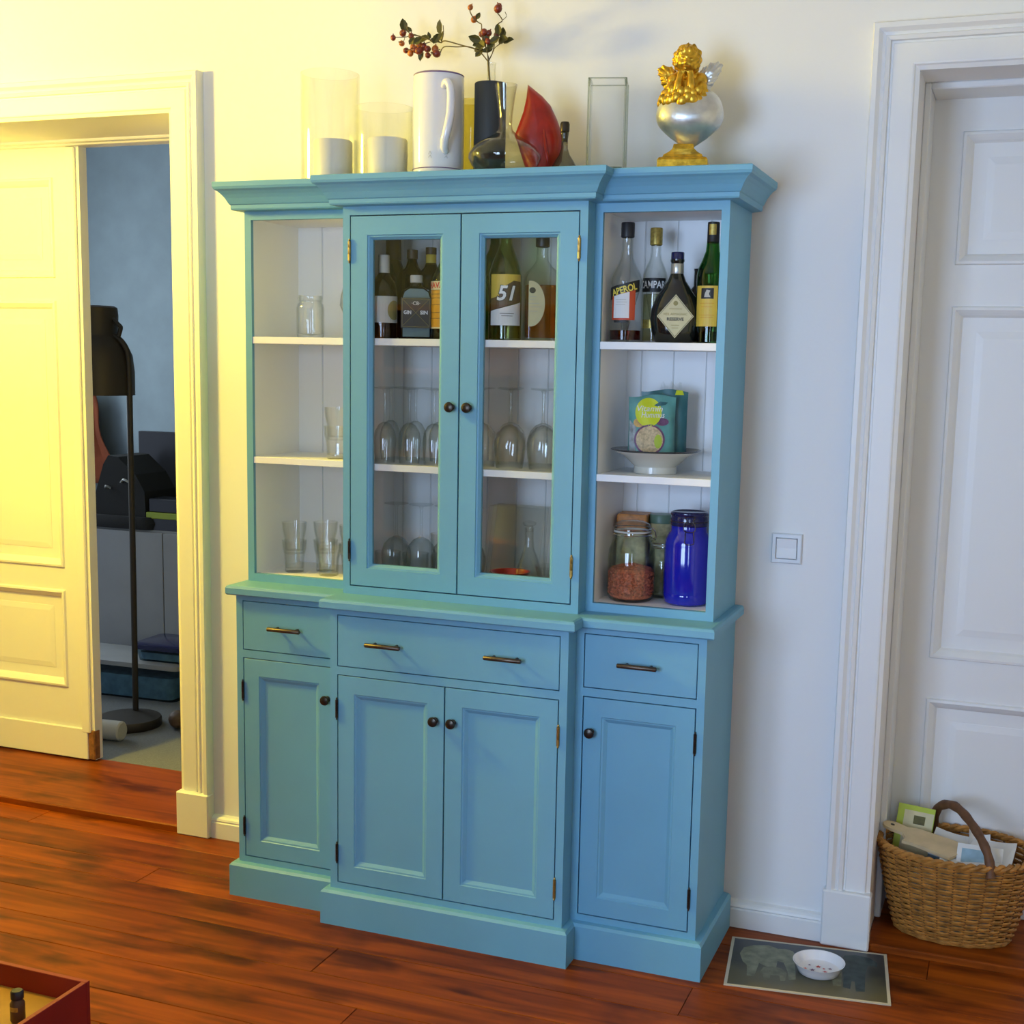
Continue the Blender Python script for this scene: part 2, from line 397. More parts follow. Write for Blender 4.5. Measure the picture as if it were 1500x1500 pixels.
def text_bm(s, size, cx=0, cy=0, r=None, dy=0.0, shear=0.0, rot=0.0, bold=0.0, width=None, sx=1.0):
    cu = bpy.data.curves.new('lettering', 'FONT'); cu.body = s; cu.size = size; cu.align_x = 'CENTER'; cu.align_y = 'CENTER'
    cu.shear = shear; cu.offset = bold; cu.resolution_u = 3
    o = bpy.data.objects.new('lettering', cu); C.objects.link(o)
    bpy.context.view_layer.update()
    me = bpy.data.meshes.new_from_object(o.evaluated_get(bpy.context.evaluated_depsgraph_get()))
    bm = bmesh.new(); bm.from_mesh(me); bpy.data.objects.remove(o); bpy.data.curves.remove(cu); bpy.data.meshes.remove(me)
    if width:
        xs = [v.co.x for v in bm.verts]; sx = width/(max(xs)-min(xs))
    c, q = math.cos(rot), math.sin(rot)
    for v in bm.verts:
        x, y = v.co.x*sx, v.co.y; v.co = Vector((cx + c*x - q*y, cy + q*x + c*y, 0))
    if r: wrap(bm, r)
    else:
        for v in bm.verts: v.co = Vector((v.co.x, dy, v.co.y))
    return bm

# ------------------------------------------------------------------ the room
W = 0.04                                                  # front face of the back wall
XL, XR, YB, ZC = -2.4, 3.3, -4.2, 3.1
LO = (-1.87, -0.473); LZ = 2.300                          # double doorway on the left
RO = (1.735, 2.66);   RZ = 2.297                          # door niche on the right
bm = bmesh.new()
add_box(bm, XL-0.1, LO[0], W, 0.48, 0, ZC); add_box(bm, LO[0], LO[1], W, 0.48, LZ, ZC); add_box(bm, LO[1], RO[0], W, 0.48, 0, ZC)
add_box(bm, RO[0], RO[1], W, 0.48, RZ, ZC); add_box(bm, RO[1], XR+0.1, W, 0.48, 0, ZC)
struct('wall_back', bm, 'plaster')
struct('wall_left', box(XL-0.1, XL, YB, W, 0, ZC), 'plaster')
struct('wall_right', box(XR, XR+0.1, YB, W, 0, ZC), 'plaster')
struct('ceiling', box(XL-0.1, XR+0.1, YB-0.3, W+0.44, ZC, ZC+0.1), 'ceiling_plaster')
# rear wall with its two windows behind the camera
WZ0, WZ1 = 0.70, 2.14; WINS = ((-0.34, 1.10), (2.21, 2.49))
bm = bmesh.new(); xs = [XL-0.1] + [v for w_ in WINS for v in w_] + [XR+0.1]
for k in range(0, len(xs), 2): add_box(bm, xs[k], xs[k+1], YB-0.25, YB, 0, ZC)
for a, b in WINS: add_box(bm, a, b, YB-0.25, YB, 0, WZ0); add_box(bm, a, b, YB-0.25, YB, WZ1, ZC)
struct('wall_rear', bm, 'sage_plaster')
for k, (a0, b0) in enumerate(WINS):
    win = bpy.data.objects.new('window_%d' % (k+1), None); C.objects.link(win); win['kind'] = 'structure'
    bm = bmesh.new()
    for a, b in ((a0, a0+0.04), (b0-0.04, b0)) + (((0.34, 0.42),) if k == 0 else ()): add_box(bm, a, b, YB-0.04, YB+0.02, WZ0, WZ1)
    for a, b in ((WZ0, WZ0+0.04), (WZ1-0.04, WZ1)): add_box(bm, a0, b0, YB-0.04, YB+0.02, a, b)
    obj('window_frame', bm, 'white_lacquer', win)
    obj('window_sill', box(a0-0.05, b0+0.05, YB, YB+0.14, WZ0-0.04, WZ0), 'white_lacquer', win)

# floorboards
fl = bpy.data.objects.new('floor', None); C.objects.link(fl); fl['kind'] = 'structure'
sub = box(XL-0.1, XR+0.1, YB-0.25, W+0.44, -0.06, -0.022)
obj('subfloor', sub, 'dark_gap', fl)
y = W; row = 0
joints = [(-1.0, 1.9), (-1.6, 0.75), (-0.35, 2.3), (-1.2, 1.35), (0.42, 2.6), (-0.8, 1.7), (0.62, 2.2), (-1.5, 1.1), (0.1, 2.0)]
while y > YB:
    wd = 0.142 + 0.02*math.sin(row*2.3)
    y0 = max(YB, y-wd); js = joints[row % len(joints)]
    xs = [XL, *js, XR]
    for a, b in zip(xs[:-1], xs[1:]):
        bmp = box((a-b)/2+0.0008, (b-a)/2-0.0008, -(y-y0)/2+0.0011, (y-y0)/2-0.0011, -0.022, 0.0, bevel=0.0012)
        o = obj('plank', bmp, 'floor_wood', fl); o.location = ((a+b)/2, (y+y0)/2, 0)
    y = y0; row += 1

# door casings, plinth blocks, baseboards
PROF = [(0, 0.0), (0, 0.012), (0.010, 0.017), (0.013, 0.0215), (0.017, 0.0225), (0.064, 0.0225), (0.066, 0.017), (0.071, 0.017), (0.073, 0.026),
        (0.082, 0.030), (0.085, 0.024), (0.092, 0.027), (0.101, 0.036), (0.113, 0.036), (0.116, 0.030), (0.116, 0.0)]
t1 = struct('trim_1', casing_sweep((LO[0], LO[1]), LZ-0.008, PROF, 0.145), 'white_lacquer')
t2 = struct('trim_2', casing_sweep((RO[0], RO[1]), RZ-0.004, PROF, 0.155), 'white_lacquer')
for (a, b, par, h) in ((-0.478, -0.355, t1, 0.147), (-1.99, -1.866, t1, 0.147), (1.612, 1.741, t2, 0.158), (2.655, 2.785, t2, 0.158)):
    obj('plinth_block', box(a, b, 0.0, W, 0, h, bevel=0.004), 'white_lacquer', par)
BP = [(0, 0), (0.022, 0), (0.022, 0.052), (0.018, 0.056), (0.021, 0.060), (0.018, 0.066), (0.012, 0.072), (0.0, 0.076)]
for i, (a, b) in enumerate(((-0.355, 1.612), (2.785, XR), (XL, -1.99))):
    bm = bmesh.new(); A = [bm.verts.new((a, W-o, z)) for o, z in BP]; B = [bm.verts.new((b, W-o, z)) for o, z in BP]
    for k in range(len(BP)-1): bm.faces.new((A[k], B[k], B[k+1], A[k+1]))
    bm.faces.new(A); bm.faces.new(list(reversed(B)))
    struct(('baseboard_back', 'baseboard_right', 'baseboard_left')[i], bm, 'white_lacquer')
struct('trim_3', box(LO[0], LO[1], 0.012, 0.50, -0.02, 0.024, bevel=0.004), 'threshold_wood')
struct('trim_4', box(RO[0], RO[1], 0.018, 0.40, -0.02, 0.019, bevel=0.004), 'threshold_wood')

# unseen pendant, its opaque shade added to cut the warm bulb's upward light
t = thing('added_pendant', 'white pendant lamp out of view, added to cut upward light from the bulb', 'lamp', (-1.5, -0.95, -0.02))
obj('shade', lathe([(0.165, 2.475), (0.160, 2.52), (0.13, 2.60), (0.07, 2.65), (0.02, 2.665), (0.0, 2.665), (0.0, 2.660), (0.068, 2.645), (0.127, 2.596), (0.157, 2.52), (0.162, 2.475)], 40, closed=True), 'white_lacquer', t, smooth=True)
obj('cord', tube([(0, 0, 2.66), (0, 0, ZC+0.02)], 0.004, 6), 'black_plastic', t)

# panelled door leaves
def leaf(name, x0, x1, yf, z0, z1, panels, thick=0.042, mat='white_lacquer'):
    root = bpy.data.objects.new(name, None); C.objects.link(root); root['kind'] = 'structure'
    xs = sorted({x0, x1}); bm = bmesh.new()
    (px0, px1) = panels[0][0], panels[0][1]
    add_box(bm, x0, px0, yf, yf+thick, z0, z1); add_box(bm, px1, x1, yf, yf+thick, z0, z1)
    zs = [z0] + [v for p in sorted(panels, key=lambda q: q[2]) for v in (p[2], p[3])] + [z1]
    for k in range(0, len(zs), 2): add_box(bm, px0, px1, yf, yf+thick, zs[k], zs[k+1])
    obj('leaf_frame', bm, mat, root)
    for (a, b, c, d) in panels:
        pn = obj('panel', box(a+0.002, b-0.002, yf+0.014, yf+0.030, c+0.002, d-0.002), mat, root)
        obj('moulding', rect_ring(a-0.012, b+0.012, c-0.012, d+0.012, [(0, yf), (0.003, yf-0.008), (0.010, yf-0.009), (0.018, yf-0.002), (0.024, yf+0.004), (0.030, yf+0.014), (0.012, yf+0.014)]), mat, pn)
        rr = rect_ring(a+0.055, b-0.055, c+0.055, d-0.055, [(0, yf+0.015), (0, yf+0.0125), (0.02, yf+0.010), (0.02, yf+0.015)])
        add_box(rr, a+0.075, b-0.075, yf+0.0100, yf+0.0145, c+0.075, d-0.075)
        obj('raised_field', rr, mat, pn)
    return root
d1 = leaf('door_1', -1.868, -1.172, 0.462, 0.03, 2.29, [(-1.75, -1.30, 0.315, 0.665), (-1.75, -1.30, 0.775, 1.735), (-1.75, -1.30, 1.84, 2.17)])
obj('astragal', box(-1.225, -1.185, 0.450, 0.463, 0.135, 2.285, bevel=0.004), 'white_lacquer', d1)
obj('kick_rail', box(-1.868, -1.20, 0.452, 0.463, 0.03, 0.150, bevel=0.003), 'white_lacquer', d1)
obj('broken_edge', box(-1.200, -1.170, 0.456, 0.490, 0.03, 0.145, bevel=0.004), 'raw_wood', d1)
bm = bmesh.new(); add_box(bm, LO[0], LO[1], 0.43, 0.50, 2.286, 2.312, bevel=0.004); add_box(bm, LO[0], LO[1], 0.40, 0.43, 2.291, 2.31, bevel=0.003)
obj('head_frame', bm, 'white_lacquer', d1)
d2 = leaf('door_2', 1.738, 2.657, 0.345, 0.022, 2.295, [(1.842, 2.55, 0.16, 0.625), (1.842, 2.55, 0.765, 1.722), (1.842, 2.55, 1.856, 2.183)])
bm = bmesh.new(); add_box(bm, 1.735, 1.752, 0.20, 0.345, 0.02, 2.297, bevel=0.003); add_box(bm, 1.752, 2.66, 0.20, 0.345, 2.279, 2.297, bevel=0.003)
obj('door_stop', bm, 'white_lacquer', d2)

# neighbouring room
struct('floor_next_room', box(-3.6, 0.6, 0.48, 3.4, -0.06, 0.018), 'carpet')
bm = bmesh.new(); add_box(bm, -3.6, 0.6, 3.0, 3.1, 0, ZC); add_box(bm, -3.7, -3.6, 0.48, 3.1, 0, ZC); add_box(bm, 0.6, 0.7, 0.48, 3.1, 0, ZC)
struct('wall_next_room', bm, 'blue_plaster')
struct('ceiling_next_room', box(-3.7, 0.7, 0.48, 3.1, ZC, ZC+0.1), 'ceiling_plaster')

# light switch
t = thing('light_switch', 'square white light switch on the wall between cabinet and right doorway', 'light switch', (1.4645, W, 1.08))
obj('switch_frame', rect_ring(-0.0405, 0.0405, -0.0405, 0.0405, [(0, 0), (0, -0.007), (0.003, -0.010), (0.0115, -0.010), (0.0125, -0.006), (0.0125, 0)]), 'switch_plastic', t)
bm = prism([(-0.027, -0.027), (0.027, -0.027), (0.027, 0.027), (-0.027, 0.027)], -0.001, -0.004)
obj('rocker_base', bm, 'switch_plastic', t)
bm = bmesh.new(); vs = [bm.verts.new(p) for p in ((-0.0265,-0.008,-0.0265),(0.0265,-0.008,-0.0265),(0.0265,-0.0095,0.001),(-0.0265,-0.0095,0.001),(0.0265,-0.0135,0.0265),(-0.0265,-0.0135,0.0265))]
bm.faces.new(vs[:4]); bm.faces.new((vs[3], vs[2], vs[4], vs[5]))
r = bmesh.ops.extrude_face_region(bm, geom=bm.faces[:])
for v in [g for g in r['geom'] if isinstance(g, bmesh.types.BMVert)]: v.co.y = -0.003
obj('rocker', bm, 'switch_bright', t)

# ------------------------------------------------------------------ the blue breakfront cabinet
cab = thing('display_cabinet', 'tall pale blue breakfront cabinet with glazed doors, open shelves and drawers', 'cabinet', (0.66, -0.19, 0))
def cp(name, bm, mat, parent=None, smooth=False): return obj(name, bm, mat, parent or cab, smooth=smooth, world=True)
xl, xcl, xcr, xr = -0.0223, 0.3163, 0.9988, 1.339          # base
d1y, d2y = -0.327, -0.392
BK = 0.015
zp, zt, tt = 0.0995, 0.92, 0.028
ux = (-0.0281, 0.3122, 0.9949, 1.3358); u1, u2 = -0.2543, -0.3117
base_path = [(xl, BK), (xl, d1y), (xcl, d1y), (xcl, d2y), (xcr, d2y), (xcr, d1y), (xr, d1y), (xr, BK)]
up_path = [(ux[0], BK), (ux[0], u1), (ux[1], u1), (ux[1], u2), (ux[2], u2), (ux[2], u1), (ux[3], u1), (ux[3], BK)]
bm, R = sweep(base_path, [(0, 0), (0.021, 0), (0.021, zp-0.008), (0.015, zp-0.001), (0.0, zp+0.001)])
cp('plinth', bm, 'cabinet_blue')
bm, R = sweep(base_path, [(-0.02, zt-tt), (0.018, zt-tt), (0.022, zt-tt+0.004), (0.022, zt-0.008), (0.019, zt-0.002), (0.013, zt), (-0.02, zt)])
bm.faces.new([r_[-1] for r_ in R]); bm.faces.new([r_[0] for r_ in reversed(R)])
cp('worktop', bm, 'cabinet_blue')
bm, R = sweep(up_path, [(-0.004, 1.956), (0.025, 1.959), (0.027, 1.963), (0.027, 1.9725), (0.030, 1.9745), (0.0335, 1.981), (0.038, 1.990), (0.0445, 1.999), (0.0525, 2.0075), (0.060, 2.0125), (0.062, 2.0175), (0.0627, 2.0185), (0.0627, 2.030), (0.061, 2.032), (-0.004, 2.032)])
bm.faces.new([r_[-1] for r_ in R]); bm.faces.new([r_[0] for r_ in reversed(R)])
cp('cornice', bm, 'cabinet_blue')

# base: side panels, back, face frames
for (a, b, yf) in ((xl, xl+0.019, d1y), (xr-0.019, xr, d1y), (xcl, xcl+0.019, d2y), (xcr-0.019, xcr, d2y)):
    cp('base_side', box(a, b, yf+0.02, BK, 0, zt-tt), 'cabinet_blue')
cp('base_lining', box(xl+0.020, xr-0.020, -0.25, BK-0.001, 0.06, zt-tt-0.001), 'dark_gap')
WS = ((xl, xcl), (xcr, xr))
def face_frame(x0, x1, yf, sl, sr, rails):
    bm = bmesh.new()
    add_box(bm, x0, x0+sl, yf, yf+0.02, zp-0.01, zt-tt); add_box(bm, x1-sr, x1, yf, yf+0.02, zp-0.01, zt-tt)
    for a, b in rails: add_box(bm, x0+sl, x1-sr, yf, yf+0.02, a, b)
    return bm
RAILS = ((zp-0.01, 0.118), (0.711, 0.733), (0.876, zt-tt))
cp('face_frame', face_frame(xl, xcl, d1y, 0.0205, 0.0205, RAILS), 'cabinet_blue')
cp('face_frame', face_frame(xcl, xcr, d2y, 0.0215, 0.0215, RAILS), 'cabinet_blue')
cp('face_frame', face_frame(xcr, xr, d1y, 0.0205, 0.0205, RAILS), 'cabinet_blue')
G = 0.0022
def knob(x, y, z, par, s=1.0):
    bm = lathe([(0, 0.0), (0.0085, 0.0), (0.0085, 0.002), (0.0045, 0.004), (0.0042, 0.010), (0.008, 0.0125), (0.0128, 0.017), (0.0138, 0.020), (0.0120, 0.024), (0.0060, 0.0262), (0, 0.0265)], 20)
    for v in bm.verts: v.co = Vector((x + v.co.x*s, y - v.co.z*s, z + v.co.y*s))
    cp('knob', bm, 'bronze', par, smooth=True)
def hinge(x, y, z, h, par, mat):
    bm = lathe([(0, -h/2-0.007), (0.0018, -h/2-0.006), (0.0028, -h/2-0.003), (0.0014, -h/2-0.0005), (0.0040, -h/2), (0.0040, -h/6), (0.0034, -h/6), (0.0040, -h/6+0.001), (0.0040, h/6), (0.0034, h/6), (0.0040, h/6+0.001), (0.0040, h/2), (0.0014, h/2+0.0005), (0.0028, h/2+0.003), (0.0018, h/2+0.006), (0, h/2+0.007)], 10, cx=x, cy=y-0.003)
    for v in bm.verts: v.co.z += z
    cp('hinge', bm, mat, par, smooth=True)
def bar_handle(x, y, z, par, wd=0.103):
    bm = tube([(x-wd/2, y-0.026, z), (x-wd/2+0.002, y-0.026, z), (x+wd/2-0.002, y-0.026, z), (x+wd/2, y-0.026, z)], [0.0048, 0.0062, 0.0062, 0.0048], 10)
    for s in (-1, 1): tube([(x+s*wd*0.31, y+0.001, z), (x+s*wd*0.31, y-0.024, z)], 0.0042, 8, bm)
    cp('handle', bm, 'pewter', par, smooth=True)
def cab_door(x0, x1, z0, z1, yf, kx, kz, hx, hzs, glass=False):
    x0 += G; x1 -= G; z0 += G; z1 -= G; iw = 0.052 if not glass else 0.049
    if glass: loops = [(0, yf+0.02), (0.0008, yf+0.0006), (0.0015, yf), (iw, yf), (iw+0.0015, yf+0.003), (iw+0.005, yf+0.0035), (iw+0.012, yf+0.011), (iw+0.0125, yf+0.02)]
    else: loops = [(0, yf+0.02), (0.0008, yf+0.0006), (0.0015, yf), (iw-0.003, yf), (iw-0.001, yf+0.0025), (iw+0.003, yf+0.003), (iw+0.012, yf+0.0095), (iw+0.013, yf+0.010), (iw+0.013, yf+0.02)]
    d = cp('glazed_door' if glass else 'door', rect_ring(x0, x1, z0, z1, loops), 'cabinet_blue')
    if glass: cp('pane', box(x0+iw+0.008, x1-iw-0.008, yf+0.0125, yf+0.0155, z0+iw+0.008, z1-iw-0.008), 'pane_glass', d)
    else: cp('panel', box(x0+iw+0.006, x1-iw-0.006, yf+0.0095, yf+0.0165, z0+iw+0.006, z1-iw-0.006), 'cabinet_blue', d)
    knob(kx, yf, kz, d)
    for hz, hm in hzs: hinge(hx, yf, hz, 0.050, d, hm)
    return d
def cab_drawer(x0, x1, yf, hxs):
    d = cp('drawer', box(x0+G, x1-G, yf, yf+0.019, 0.733+G, 0.876-G, bevel=0.001), 'cabinet_blue')
    for hx in hxs: bar_handle(hx, yf, 0.8055, d)
D0, D1 = 0.118, 0.711
cab_door(xl+0.0205, xcl-0.0205, D0, D1, d1y, 0.272, 0.618, xl+0.0205, ((0.615, 'bronze'), (0.21, 'bronze')))
xm = 0.658
cab_door(xcl+0.0215, xm+0.001, D0, D1, d2y, 0.632, 0.616, xcl+0.0215, ((0.615, 'bronze'), (0.205, 'bronze')))
cab_door(xm-0.001, xcr-0.0215, D0, D1, d2y, 0.683, 0.616, xcr-0.0215, ((0.615, 'brass'), (0.205, 'brass')))
cab_door(xcr+0.0205, xr-0.0205, D0, D1, d1y, 1.044, 0.618, xr-0.0205, ((0.62, 'bronze'), (0.21, 'bronze')))
cab_drawer(xl+0.0205, xcl-0.0205, d1y, (0.146,))
cab_drawer(xcl+0.0215, xcr-0.0215, d2y, (0.486, 0.829))
cab_drawer(xcr+0.0205, xr-0.0205, d1y, (1.167,))

# upper part: outer sides blue, lining white
ZT = 1.9693
for (a, b) in ((ux[0], ux[0]+0.012), (ux[3]-0.012, ux[3])): cp('upper_side', box(a, b, u1+0.012, BK, zt, ZT), 'cabinet_blue')
bm = bmesh.new()
for (a, b, yf) in ((ux[0], ux[0]+0.0205, u1), (ux[3]-0.0205, ux[3], u1), (ux[1]-0.0205, ux[1], u1), (ux[2], ux[2]+0.0205, u1)):
    add_box(bm, a, b, yf, yf+0.012, zt, ZT)
for (a, b) in ((ux[1], ux[1]+0.0205), (ux[2]-0.0205, ux[2])): add_box(bm, a, b, u2, u2+0.069, zt, ZT)
for (a, b, yf) in ((ux[0]+0.0205, ux[1]-0.0205, u1), (ux[2]+0.0205, ux[3]-0.0205, u1), (ux[1]+0.0205, ux[2]-0.0205, u2)):
    add_box(bm, a, b, yf, yf+0.018, 1.9345, ZT); add_box(bm, a, b, yf, yf+0.018, zt, 0.9425)
cp('upper_face_frame', bm, 'cabinet_blue')
bm = bmesh.new()
add_box(bm, ux[0]+0.012, ux[0]+0.0205, u1+0.012, 0.0, zt, ZT-0.005); add_box(bm, ux[3]-0.0205, ux[3]-0.012, u1+0.012, 0.0, zt, ZT-0.005)
add_box(bm, ux[1]-0.0205, ux[1]-0.0005, u1+0.012, 0.0, zt, ZT-0.005); add_box(bm, ux[2]+0.0005, ux[2]+0.0205, u1+0.012, 0.0, zt, ZT-0.005)
add_box(bm, ux[0]+0.012, ux[3]-0.012, u1+0.018, 0.0, 1.938, 1.950); add_box(bm, ux[1]+0.001, ux[2]-0.001, u2+0.018, u1+0.0179, 1.938, 1.950)
cp('lining', bm, 'cabinet_white')
bm = bmesh.new(); add_box(bm, ux[0]+0.0205, ux[1]-0.0205, u1+0.018, 0.0, zt+0.001, 0.9425); add_box(bm, ux[2]+0.0205, ux[3]-0.0205, u1+0.018, 0.0, zt+0.001, 0.9425)
add_box(bm, ux[1]+0.001, ux[2]-0.001, u2+0.018, 0.0, zt+0.001, 0.9425)
cp('floor_board', bm, 'cabinet_white')
nb = 15; bx0, bx1 = ux[0]+0.012, ux[3]-0.012
for k in range(nb):                                       # tongue-and-groove back boards
    a = bx0+(bx1-bx0)*k/nb; b = bx0+(bx1-bx0)*(k+1)/nb
    cp('back_board', prism([(a+0.0004, zt), (b-0.0004, zt), (b-0.0004, ZT-0.005), (a+0.0004, ZT-0.005)], 0.012, 0.003, prism([(a+0.002, zt), (b-0.002, zt), (b-0.002, ZT-0.005), (a+0.002, ZT-0.005)], 0.0035, 0.0)), 'cabinet_white')
SH = ((1.5965, 1.6155), (1.2605, 1.279))
for z0, z1 in SH:
    for (a, b, yf) in ((ux[0]+0.0205, ux[1]-0.0205, u1+0.002), (ux[1]+0.001, ux[2]-0.001, u2+0.024), (ux[2]+0.0205, ux[3]-0.0205, u1+0.002)):
        cp('shelf', box(a, b, yf, -0.0005, z0, z1, bevel=0.001), 'cabinet_white')
um = 0.6535
cab_door(ux[1]+0.0205, um+0.001, 0.9425, 1.9345, u2, 0.633, 1.440, ux[1]+0.0205, ((1.842, 'brass'), (1.042, 'bronze')), glass=True)
cab_door(um-0.001, ux[2]-0.0205, 0.9425, 1.9345, u2, 0.682, 1.440, ux[2]-0.0205, ((1.842, 'brass'), (1.042, 'brass')), glass=True)
S1, S2, S0 = SH[0][1], SH[1][1], 0.9425                   # top surfaces of the shelves
TOP = 2.032

# ------------------------------------------------------------------ on top of the cabinet
def cylinder_vase(x, y, r, h, label):
    t = thing('glass_cylinder', label, 'vase', (x, y, TOP))
    obj('vessel', lathe([(0, 0.0), (r-0.002, 0.0), (r, 0.002), (r, h-0.001), (r-0.002, h), (r-0.004, h-0.001), (r-0.004, 0.006), (0, 0.006)], 48), 'vase_glass', t, smooth=True)
def pillar_candle(x, y, r, h, label):
    t = thing('pillar_candle', label, 'candle', (x, y, TOP+0.0062))
    obj('wax', lathe([(0, 0), (r-0.002, 0), (r, 0.002), (r, h-0.004), (r-0.003, h), (r*0.6, h-0.003), (0, h-0.005)], 40), 'candle_wax', t, smooth=True)
    obj('wick', tube([(0, 0, h-0.006), (0.001, 0, h+0.004)], 0.0008, 6), 'label_black', t)
cylinder_vase(0.212, -0.20, 0.0795, 0.290, 'tall clear glass cylinder with a white candle inside, leftmost on the cabinet')
pillar_candle(0.221, -0.20, 0.0525, 0.108, 'white pillar candle inside the tallest, leftmost glass cylinder')
cylinder_vase(0.376, -0.20, 0.080, 0.194, 'shorter clear glass cylinder with a candle, left of the white coffee pot')
pillar_candle(0.386, -0.20, 0.054, 0.106, 'white pillar candle inside the shorter glass cylinder beside the coffee pot')
# white pot with a serpentine handle in relief
t = thing('coffee_pot', 'tall white porcelain pot with thin violet rims and a curved handle', 'pot', (0.536, -0.20, TOP), facing(0.536, -0.2))
obj('body', lathe([(0, 0), (0.066, 0), (0.068, 0.003), (0.068, 0.023), (0.067, 0.027), (0.0675, 0.05), (0.068, 0.15), (0.0665, 0.258), (0.0655, 0.264), (0.064, 0.262), (0.06, 0.262), (0, 0.262)], 48), 'white_ceramic', t, smooth=True)
obj('foot_band', lathe([(0.0684, 0.024), (0.0690, 0.0252), (0.0684, 0.0265)], 48), 'violet_band', t, smooth=True)
obj('lid_band', lathe([(0.0655, 0.2635), (0.0668, 0.2665), (0.062, 0.269), (0.0, 0.270)], 48), 'violet_band', t, smooth=True)
hp = [(0.012, -0.066, 0.226), (0.016, -0.078, 0.236), (0.024, -0.086, 0.234), (0.030, -0.090, 0.215), (0.031, -0.092, 0.18), (0.029, -0.092, 0.15), (0.022, -0.089, 0.115), (0.016, -0.082, 0.09), (0.016, -0.072, 0.072), (0.022, -0.064, 0.066)]
sp = smooth_path(hp, 5); obj('handle', tube(sp, [0.007+0.006*math.sin(PI*min(1, i/len(sp)*1.02))**0.5*(0.4+0.6*i/len(sp)) for i in range(len(sp))], 12), 'white_ceramic', t, smooth=True)
for cx in (-0.022, 0.020):
    bm = bmesh.new()
    for pts in (((-0.004, 0.058), (0, 0.066), (0.004, 0.058)), ((-0.004, 0.05), (0.001, 0.056), (0.004, 0.049))):
        q = [(cx+a, z) for a, z in pts]; 
        for (a, b), (c, d) in zip(q[:-1], q[1:]):
            tube([(0.0688*math.sin(a/0.068), -0.0688*math.cos(a/0.068), b), (0.0688*math.sin(c/0.068), -0.0688*math.cos(c/0.068), d)], 0.0006, 5, bm)
    obj('maker_mark', bm, 'paper_greyish', t)
# yellow tinted glass behind the pot
t = thing('glass_vase', 'yellowish glass vase half hidden behind the white pot', 'vase', (0.575, -0.075, TOP))
obj('vessel', lathe([(0, 0), (0.046, 0), (0.048, 0.003), (0.048, 0.222), (0.046, 0.224), (0.044, 0.222), (0.044, 0.008), (0, 0.008)], 36), 'yellow_glass', t, smooth=True)
# charcoal cylinder
t = thing('ceramic_vase', 'plain charcoal grey cylindrical vase below the rosehip branch', 'vase', (0.668, -0.165, TOP))
obj('vessel', lathe([(0, 0), (0.041, 0), (0.0425, 0.002), (0.0415, 0.245), (0.0405, 0.2475), (0.0385, 0.246), (0.0395, 0.01), (0, 0.01)], 40), 'charcoal_ceramic', t, smooth=True)
# slim bud vase that holds the branch
BVX, BVY = 0.637, -0.085
t = thing('bud_vase', 'slim clear glass tube holding the rosehip branch', 'vase', (BVX, BVY, TOP))
obj('vessel', lathe([(0, 0), (0.024, 0), (0.025, 0.003), (0.021, 0.02), (0.0135, 0.06), (0.012, 0.15), (0.0115, 0.31), (0.013, 0.318), (0.0105, 0.316), (0.0095, 0.15), (0.011, 0.06), (0, 0.02)], 24), 'clear_glass', t, smooth=True)
# the branch
t = thing('rosehip_branch', 'forked branch of brown and orange rosehips with olive leaves above the dark vase', 'branch', (BVX, BVY, TOP+0.03))
B = Vector((BVX, BVY, TOP+0.03))
YP = -0.10
def bp_(px, py, dy=0.0):                                   # points measured on the upright plane the branch spreads in
    k = 0.002056
    return Vector((0.632+(px-710)*k - 0.0006*(py-85)*0.05, YP+dy, 2.357-(py-85)*0.00190)) - B
stems = [([(714, 135), (711, 105), (710, 87)], 0.0028), ([(711, 90), (700, 76), (690, 70), (672, 64), (652, 58), (641, 57)], 0.0017), ([(697, 72), (685, 68), (665, 66), (650, 66), (640, 71)], 0.0014),
         ([(710, 90), (709, 76), (703, 55), (699, 38), (694, 34), (690, 30), (686, 22), (685, 15)], 0.0015), ([(710, 88), (716, 72), (722, 50), (725, 40), (728, 34), (724, 26)], 0.0015), ([(728, 34), (732, 28), (730, 22)], 0.0009),
         ([(711, 86), (708, 70), (707, 50)], 0.0012), ([(716, 74), (722, 72), (728, 64), (738, 62)], 0.0012), ([(641, 57), (630, 55), (612, 48), (600, 45), (596, 37), (590, 30)], 0.0016),
         ([(612, 48), (602, 44), (590, 46), (576, 47)], 0.0010), ([(600, 45), (592, 40), (586, 52), (582, 54)], 0.0008), ([(625, 55), (610, 60), (600, 65), (592, 66)], 0.0012), ([(641, 57), (646, 46), (643, 34)], 0.0011), ([(640, 66), (634, 72), (628, 75)], 0.001)]
for pts, rr in stems:
    P = smooth_path([bp_(px, py, -0.012*math.sin(px*0.35)) for px, py in pts], 4)
    obj('stem', tube(P, rr, 6), 'twig', t, smooth=True)
hips = [(573, 47, 3.4, 0), (583, 54, 3.6, 1), (588, 42, 4.4, 0), (602, 48, 3.6, 0), (591, 65, 3.6, 0), (596, 69, 3.5, 0), (601, 71, 3.8, 1), (608, 67, 4.0, 0), (600, 60, 3.8, 1), (610, 58, 4.2, 1), (614, 69, 4.6, 0),
        (624, 66, 4.2, 0), (632, 65, 4.4, 1), (637, 73, 4.8, 0), (627, 76, 3.6, 0), (617, 61, 3.8, 0), (687, 29, 4.0, 1), (685, 15, 3.4, 1), (724, 20, 5.0, 0), (722, 14, 3.4, 0), (699, 50, 3.6, 0), (706, 50, 4.4, 0), (711, 51, 3.8, 0), (719, 52, 3.6, 0), (705, 58, 3.8, 0), (712, 63, 3.6, 0)]
